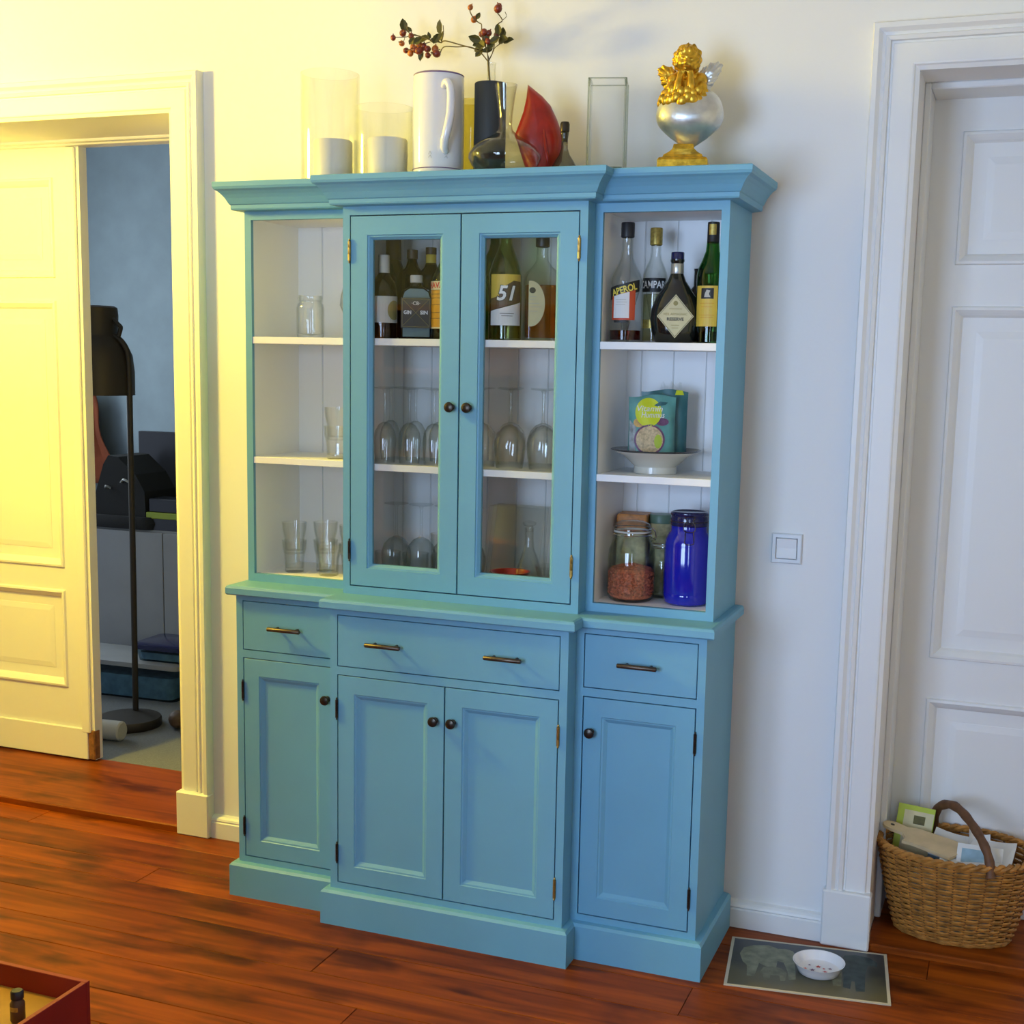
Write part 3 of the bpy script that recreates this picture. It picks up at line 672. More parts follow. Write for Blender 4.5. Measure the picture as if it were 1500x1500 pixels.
for i, (px, py, rp, kind) in enumerate(hips):
    rr = rp*0.0022; bm = bmesh.new(); ball(bm, (0, 0, 0), rr, 2, (1, 1, 1.12))
    tube([(0, 0, rr*0.9), (0, 0, rr*1.55)], [rr*0.32, rr*0.08], 6, bm)
    o = obj('rosehip', bm, 'berry_orange' if kind else 'berry', t, smooth=True); o.location = bp_(px, py, 0.012*math.sin(i*1.7))
    o.rotation_euler = (0.3*math.sin(i), 0.9*math.cos(i*2.1) - (0.9 if px < 640 else 0), i)
lv = [(588, 31, 7, 100), (592, 36, 5, 160), (604, 55, 5, 40), (613, 73, 6, 250), (618, 52, 8, 0), (612, 55, 6, 30), (622, 46, 4, 100), (637, 53, 6, 60), (643, 38, 8, 95), (642, 48, 6, 70), (645, 52, 5, 40), (633, 55, 6, 170), (693, 25, 4, 60), (694, 58, 7, 165), (692, 62, 5, 200), (698, 70, 8, 190), (702, 66, 7, 150), (695, 74, 6, 215), (709, 60, 7, 60), (714, 66, 6, 80), (727, 50, 6, 85), (726, 48, 6, 100), (730, 60, 8, 0), (737, 62, 7, 5), (722, 62, 6, 30), (707, 72, 6, 200)]
for i, (px, py, lp, ang) in enumerate(lv):
    L = lp*2*0.0026; bm = bmesh.new()
    top = []; prof = [(0, 0), (0.25, 0.26), (0.55, 0.30), (0.8, 0.18), (1, 0)]
    mid = [bm.verts.new((u*L-L/2, 0.06*L*math.sin(PI*u), 0)) for u, _ in prof]
    for s in (1, -1):
        ed = [mid[0]] + [bm.verts.new((u*L-L/2, -0.10*L, s*q*L)) for u, q in prof[1:-1]] + [mid[-1]]
        for k in range(4):
            f = [v for j, v in enumerate((mid[k], mid[k+1], ed[k+1], ed[k])) if v not in (mid[k], mid[k+1], ed[k+1], ed[k])[:j]]
            if len(f) >= 3: bm.faces.new(f if s > 0 else list(reversed(f)))
    o = obj('leaf', bm, 'leaf_olive', t, smooth=True); o.location = bp_(px, py, 0.014*math.sin(i*2.3)); o.rotation_euler = (0.5*math.sin(i*1.3), -math.radians(ang), 0.5*math.cos(i))
# broad wine decanter in front
t = thing('wine_decanter', 'broad bellied clear glass decanter with flared neck in front of red vase', 'decanter', (0.751, -0.262, TOP))
dp = [(0, 0.0), (0.062, 0.0), (0.068, 0.003), (0.085, 0.022), (0.0935, 0.040), (0.0925, 0.050), (0.080, 0.068), (0.058, 0.084), (0.034, 0.097), (0.020, 0.109), (0.0165, 0.122), (0.0175, 0.145), (0.0225, 0.185), (0.0285, 0.222)]
obj('vessel', lathe(dp + [(r_-0.002, z_) for r_, z_ in reversed(dp[3:])] + [(0.066, 0.008), (0, 0.007)], 48), 'smoke_glass', t, smooth=True)
# red flame shaped vase
t = thing('red_vase', 'glossy red pointed leaf-shaped vase behind the decanter', 'vase', (0.811, -0.17, TOP), facing(0.811, -0.17))
oc = [(-0.020, 0.0), (-0.040, 0.035), (-0.058, 0.090), (-0.066, 0.108), (-0.058, 0.130), (-0.044, 0.170), (-0.037, 0.205), (-0.034, 0.236), (-0.024, 0.229), (0.004, 0.208), (0.026, 0.185), (0.044, 0.150), (0.060, 0.108), (0.062, 0.080), (0.058, 0.045), (0.040, 0.018), (0.028, 0.0)]
bm = bmesh.new(); ctr = (0.004, 0.085); rings = []
for f, dpt in ((1.0, 0.0), (0.97, 0.010), (0.86, 0.019), (0.62, 0.029), (0.3, 0.035)):
    rings.append(([bm.verts.new((ctr[0]+(x-ctr[0])*f, -dpt, ctr[1]+(z-ctr[1])*f if z > 0.01 else z)) for x, z in oc], [bm.verts.new((ctr[0]+(x-ctr[0])*f, dpt, ctr[1]+(z-ctr[1])*f if z > 0.01 else z)) for x, z in oc]))
for s in (0, 1):
    for a, b in zip(rings[:-1], rings[1:]):
        A, Bq = a[s], b[s]
        for k in range(len(oc)-1): bm.faces.new((A[k], A[k+1], Bq[k+1], Bq[k]))
        bm.faces.new((A[-1], A[0], Bq[0], Bq[-1]))
    bm.faces.new(rings[-1][s])
bmesh.ops.remove_doubles(bm, verts=bm.verts[:], dist=0.00005)
obj('body', bm, 'red_ceramic', t, smooth=True, autos=60)
cr = smooth_path([(0.010, -0.0345, 0.12), (0.013, -0.036, 0.09), (0.020, -0.034, 0.05), (0.024, -0.024, 0.012)], 5)
obj('fold', tube(cr, [0.001+0.004*math.sin(PI*i/(len(cr)-1)) for i in range(len(cr))], 8), 'red_ceramic', t, smooth=True)
# little stoppered carafe
t = thing('small_bottle', 'small smoky glass bottle with a dark stopper right of red vase', 'bottle', (0.893, -0.21, TOP))
obj('vessel', lathe([(0, 0), (0.032, 0), (0.0345, 0.004), (0.034, 0.018), (0.026, 0.034), (0.014, 0.052), (0.0085, 0.068), (0.0082, 0.090), (0.0095, 0.098), (0.0105, 0.104), (0.0105, 0.11)], 32), 'grey_glass', t, smooth=True)
obj('stopper', lathe([(0, 0.085), (0.0075, 0.085), (0.0078, 0.106), (0.0118, 0.110), (0.0122, 0.128), (0.010, 0.133), (0, 0.134)], 24), 'bronze', t, smooth=True)
# square glass vase
t = thing('square_vase', 'square clear glass vase with thick walls beside the cherub', 'vase', (1.003, -0.20, TOP), facing(1.0, -0.2)-0.06)
bm = bmesh.new(); add_box(bm, -0.047, 0.047, -0.047, 0.047, 0, 0.227, bevel=0.004)
bm.faces.ensure_lookup_table()
top = max(bm.faces, key=lambda f: f.calc_center_median().z); bmesh.ops.delete(bm, geom=[top], context='FACES')
add_box(bm, -0.0415, 0.0415, -0.0415, 0.0415, 0.016, 0.2268)
top = [f for f in bm.faces if abs(f.calc_center_median().z-0.2268) < 1e-4 and f.calc_area() > 0.004]; bmesh.ops.delete(bm, geom=top, context='FACES')
obj('vessel', bm, 'vase_glass', t)
for sx in (-1, 1):
    for sy in (-1, 1): obj('corner_edge', box(sx*0.0465-0.0022, sx*0.0465+0.0022, sy*0.0465-0.0022, sy*0.0465+0.0022, 0.001, 0.2275), 'rim_glass', t)
obj('rim', rect_ring(-0.0475, 0.0475, -0.0475, 0.0475, [(0, 0.2265), (0, 0.2285), (0.006, 0.2285), (0.006, 0.2265)]), 'rim_glass', t).rotation_euler = (PI/2, 0, 0)
t.children[-1].location = (0, 0, 0.0)
bm = bmesh.new(); add_box(bm, -0.041, 0.041, -0.041, 0.041, 0.002, 0.0155, bevel=0.003)
obj('thick_base', bm, 'rim_glass', t)
# cherub on a silver heart
CX, CY = 1.205, -0.165
t = thing('cherub_statue', 'golden winged cherub resting on a silver heart with gold foot', 'statue', (CX, CY, TOP), facing(CX, CY)-0.05)
bm = bmesh.new()
lv_ = [(0.062, 0.0), (0.062, 0.030), (0.058, 0.036), (0.050, 0.038), (0.047, 0.044), (0.036, 0.051), (0.027, 0.060), (0.024, 0.072)]
Rr = [[bm.verts.new((sx*a*1.0-0.012, sy*a*0.8, z)) for sx, sy in ((-1,-1),(1,-1),(1,1),(-1,1))] for a, z in lv_]
for a, b in zip(Rr[:-1], Rr[1:]):
    for k in range(4): bm.faces.new((a[k], a[(k+1)%4], b[(k+1)%4], b[k]))
bm.faces.new(list(reversed(Rr[0]))); bm.faces.new(Rr[-1])
obj('foot', bm, 'gold', t)
bm = bmesh.new(); bmesh.ops.create_uvsphere(bm, u_segments=40, v_segments=28, radius=1.0)
for v in bm.verts:
    x, y_, z = v.co; ax = math.sqrt(x*x+0.03)
    taper = 1.0 if z > 0 else (1 - 0.58*(-z)**1.5)
    lobes = 0.34*(ax-0.17)*max(0.0, z+0.25) - 0.16*max(0, z)*math.exp(-(x/0.28)**2)
    v.co = Vector((x*0.084*taper, y_*0.058*taper, 0.133 + z*0.070 + lobes*0.075))
obj('heart', bm, 'silver_leaf', t, smooth=True, autos=80)
bm = bmesh.new()
def bl(x, y_, z, r_, sc_=(1,1,1), sub=2): ball(bm, (x, y_, z), r_, sub, sc_)
# bust: chest, shoulders, upper arms folded forward and forearms raised to the chin
bl(-0.010, 0.000, 0.205, 0.036, (1.15, 0.8, 0.95)); bl(-0.010, 0.004, 0.235, 0.030, (1.15, 0.75, 0.8))
for s, x in ((-1, -0.042), (1, 0.024)):
    bl(x, 0.0, 0.226, 0.017, (1, 1, 1.15)); bl(x+s*0.004, -0.012, 0.205, 0.0145, (1, 1, 1.2)); bl(x+s*0.003, -0.022, 0.188, 0.013)
for x0_, x1_ in ((-0.034, -0.024), (0.002, 0.000)):
    tube(smooth_path([(x0_, -0.034, 0.186), ((x0_+x1_)/2, -0.040, 0.210), (x1_, -0.037, 0.236)], 4), [0.0105, 0.011, 0.011, 0.011, 0.0105, 0.0095, 0.0085, 0.008, 0.0075], 10, bm)
for i in range(4): tube([(-0.030+0.004*i, -0.040, 0.234), (-0.027+0.005*i, -0.042, 0.243)], 0.0028, 6, bm); tube([(-0.006+0.004*i, -0.040, 0.234), (-0.008+0.004*i, -0.042, 0.243)], 0.0028, 6, bm)
bl(-0.010, -0.010, 0.246, 0.014, (1, 1, 1.1))
me_o = obj('bust', bm, 'gold', t, smooth=True, autos=180)
md = me_o.modifiers.new('blend', 'REMESH'); md.mode = 'VOXEL'; md.voxel_size = 0.0019; md.use_smooth_shade = True
md = me_o.modifiers.new('soften', 'SMOOTH'); md.factor = 0.5; md.iterations = 4
for s, root, ol in ((-1, (-0.040, 0.214), [(-0.036, 0.252), (-0.052, 0.262), (-0.072, 0.266), (-0.083, 0.258), (-0.082, 0.246), (-0.076, 0.234), (-0.074, 0.222), (-0.066, 0.210), (-0.058, 0.202), (-0.044, 0.196)]),
                    (1, (0.024, 0.206), [(0.018, 0.248), (0.030, 0.260), (0.048, 0.270), (0.066, 0.272), (0.075, 0.266), (0.072, 0.252), (0.064, 0.236), (0.056, 0.222), (0.046, 0.206), (0.034, 0.192)])):
    bm = prism(ol + [root], 0.012, 0.022)
    for q in range(1, len(ol)-1):                          # feather ridges from the shoulder to the tips
        a, b = Vector((root[0], 0, root[1]+0.012)), Vector((ol[q][0], 0, ol[q][1])); m_ = a.lerp(b, 0.55)
        tube([(a.x, 0.010, a.z), (m_.x, 0.007, m_.z), (b.x, 0.012, b.z)], [0.0035, 0.0062, 0.0040], 8, bm)
    o = obj('wing', bm, 'gold' if s < 0 else 'silver_leaf', t, smooth=True, autos=180); o['label'] = 'golden wing' if s < 0 else 'silvery right wing'
    md = o.modifiers.new('blend', 'REMESH'); md.mode = 'VOXEL'; md.voxel_size = 0.0016; md.use_smooth_shade = True
    md = o.modifiers.new('soften', 'SMOOTH'); md.factor = 0.5; md.iterations = 2
# head: one sculpted surface with a face and wavy hair
bm = bmesh.new(); bmesh.ops.create_icosphere(bm, subdivisions=5, radius=1.0)
gs = lambda q, w_: math.exp(-q/w_)
for v in bm.verts:
    x, y_, z = v.co; ax = abs(x)
    face = 1/(1+math.exp(-14*(-y_-0.30)))*1/(1+math.exp(-16*(0.78-math.hypot(x*1.05, (z+0.18)*0.92))))
    az = math.atan2(x, y_)
    hair = (1-face)*(0.22+0.14*math.sin(6*az+4*z)*math.cos(7*z+1.3*math.sin(3*az))+0.06*math.sin(13*az-9*z))
    if z < -0.55: hair *= max(0.0, (z+1.0)/0.45)
    f = face*(-0.13*gs((ax-0.33)**2+(z-0.02)**2*1.6, 0.030)+0.07*gs((z-0.24)**2, 0.010)*gs(x*x, 0.3)+0.26*gs(x*x*3+(z+0.20)**2, 0.030)
              +0.10*gs((ax-0.42)**2+(z+0.36)**2, 0.05)+0.09*gs(x*x+(z+0.50)**2*8, 0.020)-0.07*gs(x*x*0.5+(z+0.56)**2*22, 0.02)+0.10*gs(x*x+(z+0.80)**2, 0.04))
    k = 1+hair+f; v.co = Vector((x*k*0.0275, y_*k*0.0275, z*k*0.0305))
bmesh.ops.transform(bm, matrix=Matrix.Translation((-0.010, -0.014, 0.271)) @ Matrix.Rotation(0.14, 4, 'Y') @ Matrix.Rotation(0.12, 4, 'X'), verts=bm.verts[:])
obj('head', bm, 'gold', t, smooth=True, autos=180)
bm = bmesh.new()                                           # collar of leaves between bust and heart
for i in range(40):
    a = -2.4+4.8*(i//2)/19.0; low = i % 2; rr = 0.050+0.007*low
    ball(bm, (-0.012+rr*math.sin(a)*1.02, -0.046*math.cos(a)-0.003*low, 0.188-0.016*low+0.005*math.sin(i*1.9)), 0.0155, 2, (0.78, 0.42, 1.0), Matrix.Rotation(0.5*math.sin(i*2.7), 3, 'Y') @ Matrix.Rotation(0.35, 3, 'X'))
obj('leaf_collar', bm, 'gold', t, smooth=True)

# ------------------------------------------------------------------ bottles
def shell(prof, t=0.0025):
    inner = [(max(0.0, r-t), z) for r, z in reversed(prof) if z > prof[0][1]+0.006]
    return prof + inner + [(0, prof[0][1]+0.006)]
def bottle(name, label, x, y, z, prof, glass, cap=None, capmat='black_plastic', liquid=None, level=0.0, turn=0.0, cat='bottle', solid=False):
    t = thing(name, label, cat, (x, y, z), facing(x, y)+turn)
    obj('glass_body', lathe(prof if solid else shell(prof), 36), glass, t, smooth=True)
    if cap: obj('cap', lathe(cap, 28), capmat, t, smooth=True)
    if liquid:
        lp = [(0, 0.006), (max(r for r, z in prof if z <= 0.006)-0.0034, 0.006)]
        for (r0, z0), (r1, z1) in zip(prof[:-1], prof[1:]):
            if z1 <= level and z1 > 0.006: lp.append((max(0, r1-0.0032), z1))
            elif z0 < level < z1:
                f = (level-z0)/(z1-z0); lp.append((max(0, r0+(r1-r0)*f-0.0032), level))
        lp = [p for p in lp if p[0] >= 0] + [(0, level)]
        obj('liquid', lathe(lp, 32), liquid, t, smooth=True)
    return t
def lab(t, outline, mat, r=None, dy=0.0, name='paper_label'): return obj(name, flat_label(outline, r, dy), mat, t)
def txt(t, s, size, cx, cz, mat, r=None, dy=0.0, name='lettering', **k): return obj(name, text_bm(s, size, cx, cz, r, dy, **k), mat, t)
def lines(t, specs, mat, r=None, dy=0.0, h=0.0013):        # rows of small illegible print
    bm = bmesh.new()
    for (s0, s1, z) in specs:
        q = bmesh.new(); q.faces.new([q.verts.new((a, b, 0)) for a, b in rectl(s0, s1, z-h/2, z+h/2)])
        if r:
            for i in range(1, 5): bmesh.ops.bisect_plane(q, geom=q.verts[:]+q.edges[:]+q.faces[:], plane_co=(s0+(s1-s0)*i/5, 0, 0), plane_no=(1,0,0))
            wrap(q, r)
        else:
            for v in q.verts: v.co = Vector((v.co.x, dy, v.co.y))
        me = bpy.data.meshes.new('tmp'); q.to_mesh(me); q.free(); bm.from_mesh(me); bpy.data.meshes.remove(me)
    obj('small_print', bm, mat, t)

# right compartment, top shelf
R0 = 0.0425
ap = [(0, 0), (R0-0.003, 0), (R0, 0.004), (R0, 0.150), (0.0415, 0.158), (0.036, 0.172), (0.026, 0.190), (0.0175, 0.210), (0.0145, 0.232), (0.0135, 0.262), (0.0150, 0.270)]
t = bottle('aperitif_bottle', 'clear bottle lettered APEROL with a little red liquid left', 1.062, -0.19, S1, ap, 'clear_glass', [(0.0150, 0.262), (0.0172, 0.264), (0.0172, 0.297), (0.016, 0.300), (0, 0.300)], 'black_plastic', 'red_liquid', 0.030, turn=-0.12)
lab(t, [(-0.043, 0.104), (0.043, 0.127), (0.043, 0.157), (-0.043, 0.136)], 'label_black', R0+0.0006)
lab(t, [(-0.034, 0.055), (0.030, 0.055), (0.030, 0.1305), (-0.034, 0.1135)], 'label_red', R0+0.0007)
lab(t, [(-0.028, 0.060), (0.014, 0.060), (0.014, 0.1255), (-0.028, 0.1145)], 'paper_white', R0+0.0012)
lab(t, rectl(-0.026, 0.014, 0.0485, 0.0545), 'label_black', R0+0.0010)
txt(t, 'APEROL', 0.0235, 0.0, 0.1305, 'ink_yellow', R0+0.0016, rot=0.27, bold=0.0006, width=0.070)
lines(t, [(-0.022, 0.006, 0.106), (-0.020, 0.008, 0.100), (-0.022, 0.004, 0.094)], 'paper_greyish', R0+0.0016)
cpf = [(0, 0), (0.030, 0), (0.033, 0.004), (0.033, 0.165), (0.031, 0.178), (0.024, 0.196), (0.0165, 0.212), (0.0135, 0.230), (0.0130, 0.268), (0.0140, 0.272)]
t = bottle('bitter_bottle', 'clear bottle with black band lettered CAMPARI and golden cap behind diamond bottle', 1.114, -0.105, S1, cpf, 'clear_glass', [(0.0140, 0.250), (0.0162, 0.252), (0.0162, 0.291), (0.015, 0.294), (0, 0.294)], 'gold_foil', 'straw_liquid', 0.125, turn=-0.12)
lab(t, rectl(-0.036, 0.036, 0.130, 0.166), 'label_black', 0.0336)
txt(t, 'CAMPARI', 0.026, -0.002, 0.148, 'ink_white', 0.0343, bold=0.0005, width=0.078)
lab(t, rectl(-0.030, 0.030, 0.038, 0.060), 'gold_foil', 0.0336)
# dark flask with the diamond label
t = thing('brandy_bottle', 'squat dark round-bellied bottle with a yellow diamond label', 'bottle', (1.190, -0.175, S1), facing(1.19, -0.175)-0.02)
dfp = [(0, 0), (0.046, 0), (0.052, 0.004), (0.060, 0.030), (0.0645, 0.058), (0.062, 0.085), (0.052, 0.112), (0.036, 0.136), (0.023, 0.155), (0.0165, 0.172), (0.0155, 0.195), (0.0155, 0.200), (0.0175, 0.203), (0.0175, 0.208), (0.014, 0.211), (0, 0.212)]
bm = lathe(dfp, 40)
for v in bm.verts: v.co.y *= 0.62 if v.co.z < 0.15 else 0.62+0.38*min(1, (v.co.z-0.15)/0.02)
obj('glass_body', bm, 'black_glossy', t, smooth=True)
obj('foil_neck', lathe([(0.0160, 0.172), (0.0166, 0.173), (0.0163, 0.197), (0.0158, 0.198)], 28), 'silver_foil', t, smooth=True)
obj('cap', lathe([(0.0145, 0.208), (0.0165, 0.209), (0.0165, 0.2245), (0.015, 0.2265), (0, 0.2265)], 28), 'dark_cobalt', t, smooth=True)
DY = -0.0415
obj('paper_label', prism([(-0.046, 0.066), (0, 0.012), (0.046, 0.066), (0, 0.120)], DY, -0.0330), 'paper_cream', t)
rr = bmesh.new()
for a, b in (((-0.043, 0.066), (0, 0.0155)), ((0, 0.0155), (0.043, 0.066)), ((0.043, 0.066), (0, 0.1165)), ((0, 0.1165), (-0.043, 0.066))):
    tube([(a[0], DY-0.0003, a[1]), (b[0], DY-0.0003, b[1])], 0.0005, 4, rr)
obj('label_rule', rr, 'ink_dark', t)
txt(t, 'VIEIL ARMAGNAC', 0.0085, 0, 0.071, 'ink_olive', dy=DY-0.0006, width=0.060)
txt(t, 'RESERVE', 0.0105, 0, 0.0585, 'ink_dark', dy=DY-0.0006, bold=0.0003, width=0.042)
lab(t, circ(0, 0.098, 0.006, 0.006, 16), 'ink_olive', dy=DY-0.0004, name='seal')
lines(t, [(-0.010, 0.010, 0.044), (-0.008, 0.008, 0.037), (-0.016, 0.016, 0.084)], 'ink_olive', dy=DY-0.0006)
t = bottle('dark_bottle', 'black bottle mostly hidden behind the diamond label bottle', 1.222, -0.075, S1, [(0, 0), (0.033, 0), (0.0365, 0.004), (0.0365, 0.100), (0.034, 0.118), (0.024, 0.134), (0.0125, 0.148), (0.0115, 0.185), (0.013, 0.192), (0.0, 0.193)], 'black_glossy', solid=True)
gp = [(0, 0), (0.034, 0), (0.0375, 0.004), (0.0375, 0.168), (0.0345, 0.186), (0.0255, 0.206), (0.0175, 0.228), (0.0150, 0.255), (0.0145, 0.290)]
t = bottle('green_bottle', 'tall dark green bottle with yellow label, rightmost on the open shelf', 1.277, -0.165, S1, gp, 'green_glass', [(0.0146, 0.248), (0.0154, 0.249), (0.0150, 0.2985), (0.013, 0.300), (0, 0.300)], 'label_black', 'dark_glass', 0.03, turn=-0.35)
lab(t, rectl(-0.006, 0.013, 0.268, 0.294), 'gold_foil', 0.0158)
lab(t, rectl(-0.030, 0.030, 0.042, 0.142), 'label_yellow', 0.0381)
lab(t, rectl(-0.013, 0.020, 0.110, 0.136), 'label_black', 0.0385, name='emblem')
lab(t, [(-0.004, 0.114), (0.012, 0.114), (0.008, 0.122), (0.011, 0.130), (0.002, 0.132), (-0.002, 0.124)], 'paper_greyish', 0.0389, name='emblem_figure')
lines(t, [(-0.016, 0.022, 0.099), (-0.012, 0.018, 0.090), (-0.018, 0.024, 0.070), (-0.014, 0.020, 0.064)], 'label_orange', 0.0386)

# left glazed door, top shelf
t = bottle('wine_bottle', 'dark bottle with pale cap and wide grey label behind left glass door', 0.395, -0.235, S1, [(0, 0), (0.037, 0), (0.0405, 0.004), (0.0405, 0.125), (0.037, 0.143), (0.024, 0.160), (0.0155, 0.172), (0.0145, 0.180), (0.0145, 0.215)], 'dark_glass', [(0.0148, 0.174), (0.0158, 0.175), (0.0152, 0.221), (0.0135, 0.2225), (0, 0.2225)], 'paper_greyish')
lab(t, rectl(-0.044, 0.044, 0.042, 0.112), 'paper_greyish', 0.0411)
lab(t, [p for p in circ(0.030, 0.075, 0.020, 0.026, 24) if p[0] <= 0.044], 'ink_olive', 0.0416, name='label_moon')
t = thing('gin_bottle', 'flat clear gin bottle with dark square label behind left glass door', 'bottle', (0.492, -0.235, S1), facing(0.492, -0.235)-0.05)
def rbox_loft(levels, seg=8):                              # rounded rectangle loft: (half x, half y, corner, z)
    bm = bmesh.new(); R = []
    for hx, hy, c, z in levels:
        ring = []
        for q, (sx, sy) in enumerate(((1,1), (-1,1), (-1,-1), (1,-1))):
            for k in range(seg//2+1):
                a = PI/2*q + PI/2*k/(seg//2)
                ring.append(bm.verts.new((sx*(hx-c)+c*math.cos(a), sy*(hy-c)+c*math.sin(a), z)))
        R.append(ring)
    n = len(R[0])
    for A, Bq in zip(R[:-1], R[1:]):
        for k in range(n): bm.faces.new((A[k], A[(k+1)%n], Bq[(k+1)%n], Bq[k]))
    bm.faces.new(list(reversed(R[0]))); bm.faces.new(R[-1]); return bm
obj('glass_body', rbox_loft([(0.038, 0.024, 0.006, 0), (0.0405, 0.0265, 0.008, 0.003), (0.0405, 0.0265, 0.008, 0.110), (0.037, 0.0255, 0.012, 0.124), (0.027, 0.021, 0.014, 0.134), (0.0165, 0.0155, 0.0145, 0.140), (0.0145, 0.0145, 0.0144, 0.146), (0.0145, 0.0145, 0.0144, 0.158)]), 'blue_glass', t, smooth=True)
obj('cap', lathe([(0.0155, 0.148), (0.0170, 0.149), (0.0170, 0.166), (0.0155, 0.168), (0, 0.168)], 24), 'paper_greyish', t, smooth=True)
obj('inner_face', prism([(-0.036, 0.006), (0.036, 0.006), (0.036, 0.110), (0.031, 0.124), (0.018, 0.133), (-0.018, 0.133), (-0.031, 0.124), (-0.036, 0.110)], -0.004, 0.010), 'paper_white', t)
GY = -0.0272
lab(t, rectl(-0.0395, 0.0395, 0.029, 0.108), 'ink_dark', dy=GY)
bm = bmesh.new()
for a, b in (((-0.034, 0.035), (0.034, 0.103)), ((-0.034, 0.103), (0.034, 0.035)), ((-0.036, 0.032), (0.036, 0.032)), ((-0.036, 0.032), (-0.036, 0.105)), ((0.036, 0.032), (0.036, 0.105)), ((-0.036, 0.105), (0.036, 0.105))):
    tube([(a[0], GY-0.0004, a[1]), (b[0], GY-0.0004, b[1])], 0.0006, 4, bm)
obj('label_rule', bm, 'ink_olive', t)
txt(t, 'GIN', 0.0135, -0.022, 0.069, 'ink_white', dy=GY-0.001, bold=0.0004, width=0.020); txt(t, 'SIN', 0.0135, 0.022, 0.069, 'ink_white', dy=GY-0.001, bold=0.0004, width=0.020); txt(t, '·CB·', 0.0135, 0, 0.093, 'ink_white', dy=GY-0.001, width=0.022)
t = bottle('rum_bottle', 'golden bottle with orange label and red lettering at left door edge', 0.568, -0.215, S1, [(0, 0), (0.036, 0), (0.0385, 0.004), (0.0385, 0.150), (0.036, 0.163), (0.024, 0.185), (0.0145, 0.205), (0.0135, 0.255)], 'pale_green_glass', [(0.0135, 0.240), (0.0152, 0.241), (0.0152, 0.268), (0, 0.269)], 'black_plastic', 'dark_glass', 0.026, turn=-0.5)
lab(t, rectl(-0.050, 0.050, 0.030, 0.128), 'label_orange', 0.0391)
lab(t, rectl(-0.050, 0.050, 0.028, 0.032), 'paper_cream', 0.0394)
lab(t, rectl(-0.050, 0.050, 0.129, 0.152), 'paper_cream', 0.0391)
txt(t, 'HAVANA', 0.021, 0.004, 0.1405, 'ink_red', 0.0398, bold=0.0007, width=0.082)
lines(t, [(-0.030, 0.030, 0.118), (-0.030, 0.030, 0.108), (-0.024, 0.024, 0.09), (-0.03, 0.03, 0.07), (-0.03, 0.03, 0.055)], 'label_brown', 0.0397)
bp1 = [(0, 0), (0.034, 0), (0.037, 0.004), (0.037, 0.165), (0.034, 0.182), (0.0185, 0.215), (0.0135, 0.235), (0.0135, 0.262)]
bottle('tall_dark_bottle', 'tall brown bottle with broad dark top behind the pale-capped bottle', 0.356, -0.10, S1, [(0, 0), (0.034, 0), (0.036, 0.004), (0.036, 0.165), (0.033, 0.185), (0.0215, 0.215), (0.0185, 0.232)], 'dark_glass', [(0.0185, 0.218), (0.0215, 0.219), (0.0210, 0.279), (0.019, 0.281), (0, 0.281)], 'label_brown')
bottle('olive_bottle', 'olive glass bottle with dark cap, back row of left glass door', 0.412, -0.095, S1, bp1[:-3]+[(0.0185, 0.200), (0.0135, 0.215), (0.0135, 0.235)], 'dark_glass', [(0.0138, 0.222), (0.0152, 0.223), (0.0152, 0.247), (0, 0.248)], 'label_brown')
t = bottle('gold_neck_bottle', 'olive bottle with gold neck foil, back row above the gin bottle', 0.467, -0.090, S1, bp1[:-3]+[(0.0185, 0.200), (0.0135, 0.215), (0.0135, 0.238)], 'dark_glass', [(0.0140, 0.234), (0.0152, 0.235), (0.0152, 0.253), (0, 0.254)], 'label_brown')
obj('neck_foil', lathe([(0.0140, 0.206), (0.0150, 0.207), (0.0146, 0.233), (0.0138, 0.234)], 24), 'label_yellow', t, smooth=True)

# right glazed door, top shelf
c51 = [(0, 0), (0.0395, 0), (0.043, 0.004), (0.043, 0.165), (0.041, 0.180), (0.034, 0.202), (0.023, 0.228), (0.0165, 0.248), (0.0150, 0.262), (0.0150, 0.290)]
t = bottle('cachaca_bottle', 'pale green bottle with label reading 51 behind right glass door', 0.745, -0.228, S1, c51, 'pale_green_glass', [(0.0152, 0.272), (0.0165, 0.273), (0.0165, 0.301), (0, 0.302)], 'silver_foil', 'straw_liquid', 0.10, turn=0.05)
lab(t, rectl(-0.046, 0.046, 0.106, 0.168), 'label_yellow', 0.0436)
lab(t, [(-0.046, 0.075), (-0.010, 0.084), (0.046, 0.100), (0.046, 0.150), (0.020, 0.152), (-0.008, 0.135), (-0.020, 0.112), (-0.046, 0.106)], 'label_brown', 0.0440)
lab(t, [(-0.046, 0.038), (0.046, 0.038), (0.046, 0.098), (-0.008, 0.083), (-0.046, 0.074)], 'paper_white', 0.0441)
txt(t, '51', 0.052, -0.001, 0.118, 'label_black', 0.0446, shear=0.25, bold=0.0030)
txt(t, '51', 0.052, -0.001, 0.118, 'ink_white', 0.0451, shear=0.25, bold=0.0012)
lines(t, [(-0.016, 0.022, 0.068), (-0.012, 0.018, 0.062)], 'ink_dark', 0.0446)
t = thing('whisky_bottle', 'amber whisky in a square bottle with pale round label behind right glass door', 'bottle', (0.838, -0.205, S1), facing(0.838, -0.205)+0.16)
obj('glass_body', rbox_loft([(0.042, 0.033, 0.008, 0), (0.0445, 0.036, 0.010, 0.003), (0.0445, 0.036, 0.010, 0.160), (0.040, 0.032, 0.014, 0.176), (0.026, 0.022, 0.016, 0.190), (0.0165, 0.0165, 0.0160, 0.205), (0.0150, 0.0150, 0.0149, 0.225), (0.0150, 0.0150, 0.0149, 0.262)]), 'clear_glass', t, smooth=True)
